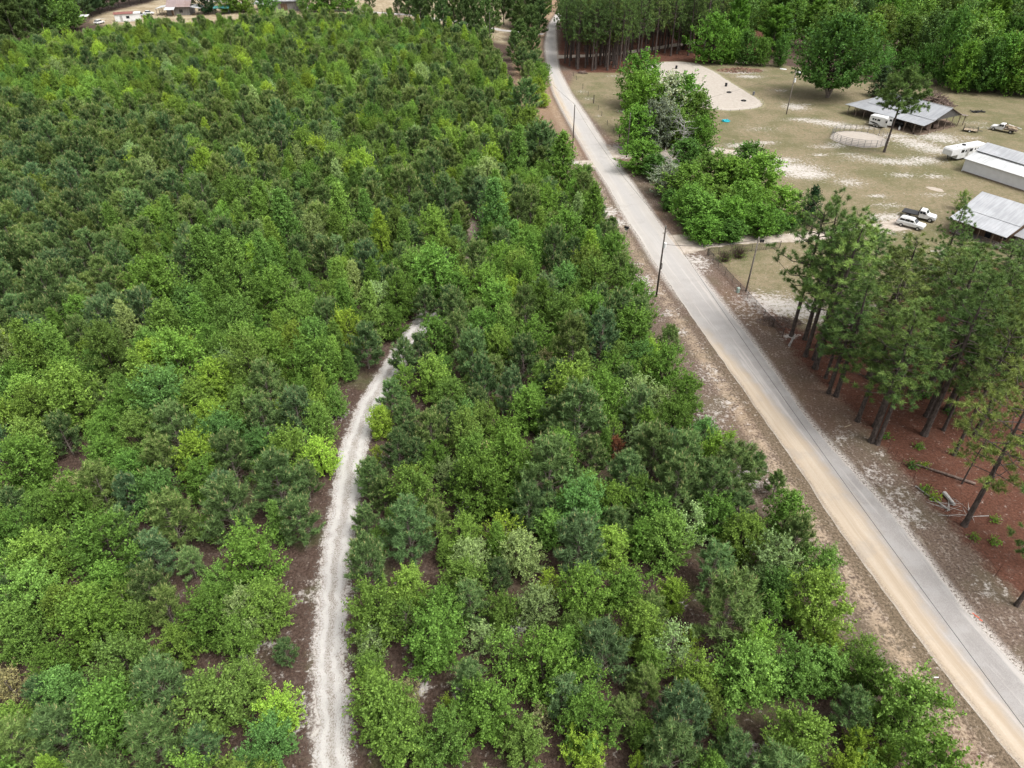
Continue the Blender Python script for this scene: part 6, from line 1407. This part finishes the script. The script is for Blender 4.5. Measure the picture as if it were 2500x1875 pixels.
for x0, x1, za, zb_, y0, y1 in ((-.5, 4.0, 2.9, 3.6, 0, 9), (15.1, 19.5, 3.6, 2.9, -1, 8), (4.2, 8.5, 2.8, 3.6, -3.2, -.3)):
    MB().slab((x0, y0, za if y0 > -2 else 2.8), (x1, y0, zb_ if y0 > -2 else 2.8), (x1, y1, zb_ if y0 > -2 else 3.5), (x0, y1, za if y0 > -2 else 3.5)).build('shed_roof', M['shed_roof'], t)
for x, y in ((-.2, .3), (-.2, 4.5), (-.2, 8.6), (2, .3), (19.2, -.6), (19.2, 3.5), (19.2, 7.6), (17, -.6), (4.4, -2.9), (8.2, -2.9)): MB().box(x - .1, x + .1, y - .1, y + .1, 0, 2.85).build('post', M['timber'], t)
MB().box(6, 7.1, .93, .99, 0, 2.2).build('door', M['planks'], t); MB().box(9.5, 11, .93, .99, 1.1, 2.4).build('window', M['glass'], t)
p = GZ(1, 1000, 192); t = thing('mobile_home', 'small white mobile home with faded red roof', 'house', (*p, 0), .35)
MB().box(0, 10, 0, 4.2, .3, 3.0).build('wall', M['white'], t); MB().slab((-.3, -.4, 3.05), (7.5, -.4, 3.05), (7.5, 2.1, 3.6), (-.3, 2.1, 3.6)).slab((7.5, 4.6, 3.05), (-.3, 4.6, 3.05), (-.3, 2.12, 3.6), (7.5, 2.12, 3.6)).build('roof', M['red_roof'], t)
MB().slab((7.55, -.3, 3.04), (10.3, -.3, 3.04), (10.3, 4.5, 3.2), (7.55, 4.5, 3.2)).build('flat_roof', M['white'], t); MB().box(2, 3, -.05, -.01, .4, 2.4).build('door', M['silver'], t); MB().box(4.5, 5.8, -.05, -.01, 1.2, 2.2).build('window', M['glass'], t); MB().box(.1, 9.9, .1, .2, 0, .29).build('skirting', M['shed_wall'], t)
p = GZ(1, 695, 198); t = thing('small_shed', 'tiny flat roofed shed at the edge of the far left trees', 'shed', (*p, 0), .2); MB().box(0, 3, 0, 2.5, 0, 2.4).build('wall', M['timber'], t); MB().slab((-.4, -.5, 2.5), (3.6, -.5, 2.5), (3.6, 3, 2.8), (-.4, 3, 2.8)).build('roof', M['white'], t); MB().box(1, 1.9, -.05, -.01, 0, 2).build('door', M['planks'], t)
p = GZ(2, 55, 92); t = thing('grey_barn', 'old grey barn with pitched metal roof and side shed at the top', 'barn', (*p, 0), -.02)
MB().box(5, 17, 0, 9, 0, 4.0).build('wall', M['greyplanks'], t); MB().slab((4.6, -.6, 4.0), (17.4, -.6, 4.0), (17.4, 4.5, 7.2), (4.6, 4.5, 7.2)).slab((17.4, 9.6, 4.0), (4.6, 9.6, 4.0), (4.6, 4.52, 7.2), (17.4, 4.52, 7.2)).build('roof', M['galv_old'], t)
for x in (4.9, 17.0):
    m_ = MB(); m_.v = [(x, 0, 4), (x, 9, 4), (x, 4.5, 7), (x + .1, 0, 4), (x + .1, 9, 4), (x + .1, 4.5, 7)]; m_.f = [(0, 2, 1), (3, 4, 5), (0, 1, 4, 3), (1, 2, 5, 4), (2, 0, 3, 5)]; m_.build('gable_wall', M['greyplanks'], t)
MB().slab((-4, -.5, 2.7), (4.5, -.5, 2.7), (4.5, 7, 4.0), (-4, 7, 4.0)).build('side_roof', M['galv'], t)
for x in (-3.7, 0, 4.2): MB().box(x - .1, x + .1, -.2, 0, 0, 2.65).build('post', M['timber'], t)
MB().box(9, 12, -.06, -.01, 0, 3).build('door', M['planks'], t)
p = GZ(1, 1920, 122); t = thing('tarp_cover', 'pale blue green tarpaulin shelter low beyond the plantation', 'shelter', (*p, 0), .05); MB().slab((-3.5, -1.5, 2.6), (3.5, -1.5, 2.6), (3.5, 1.5, 3.2), (-3.5, 1.5, 3.2)).build('cover', M['tarp'], t)
for x in (-3.3, 3.3):
    for y in (-1.3, 1.3): MB().tube([(x, y, 0), (x, y, 2.5 if y < 0 else 3.0)], .06, 6).build('pole', M['steel'], t)
fp = [GZ(2, *p) for p in [(860, 98), (930, 105), (1005, 112), (1090, 120), (1150, 125), (1225, 130), (1300, 138)]]
wire_fence('row of short dark posts along the pale far lane', fp, [2.0] * 6 + [1.8], 'pole', .14)
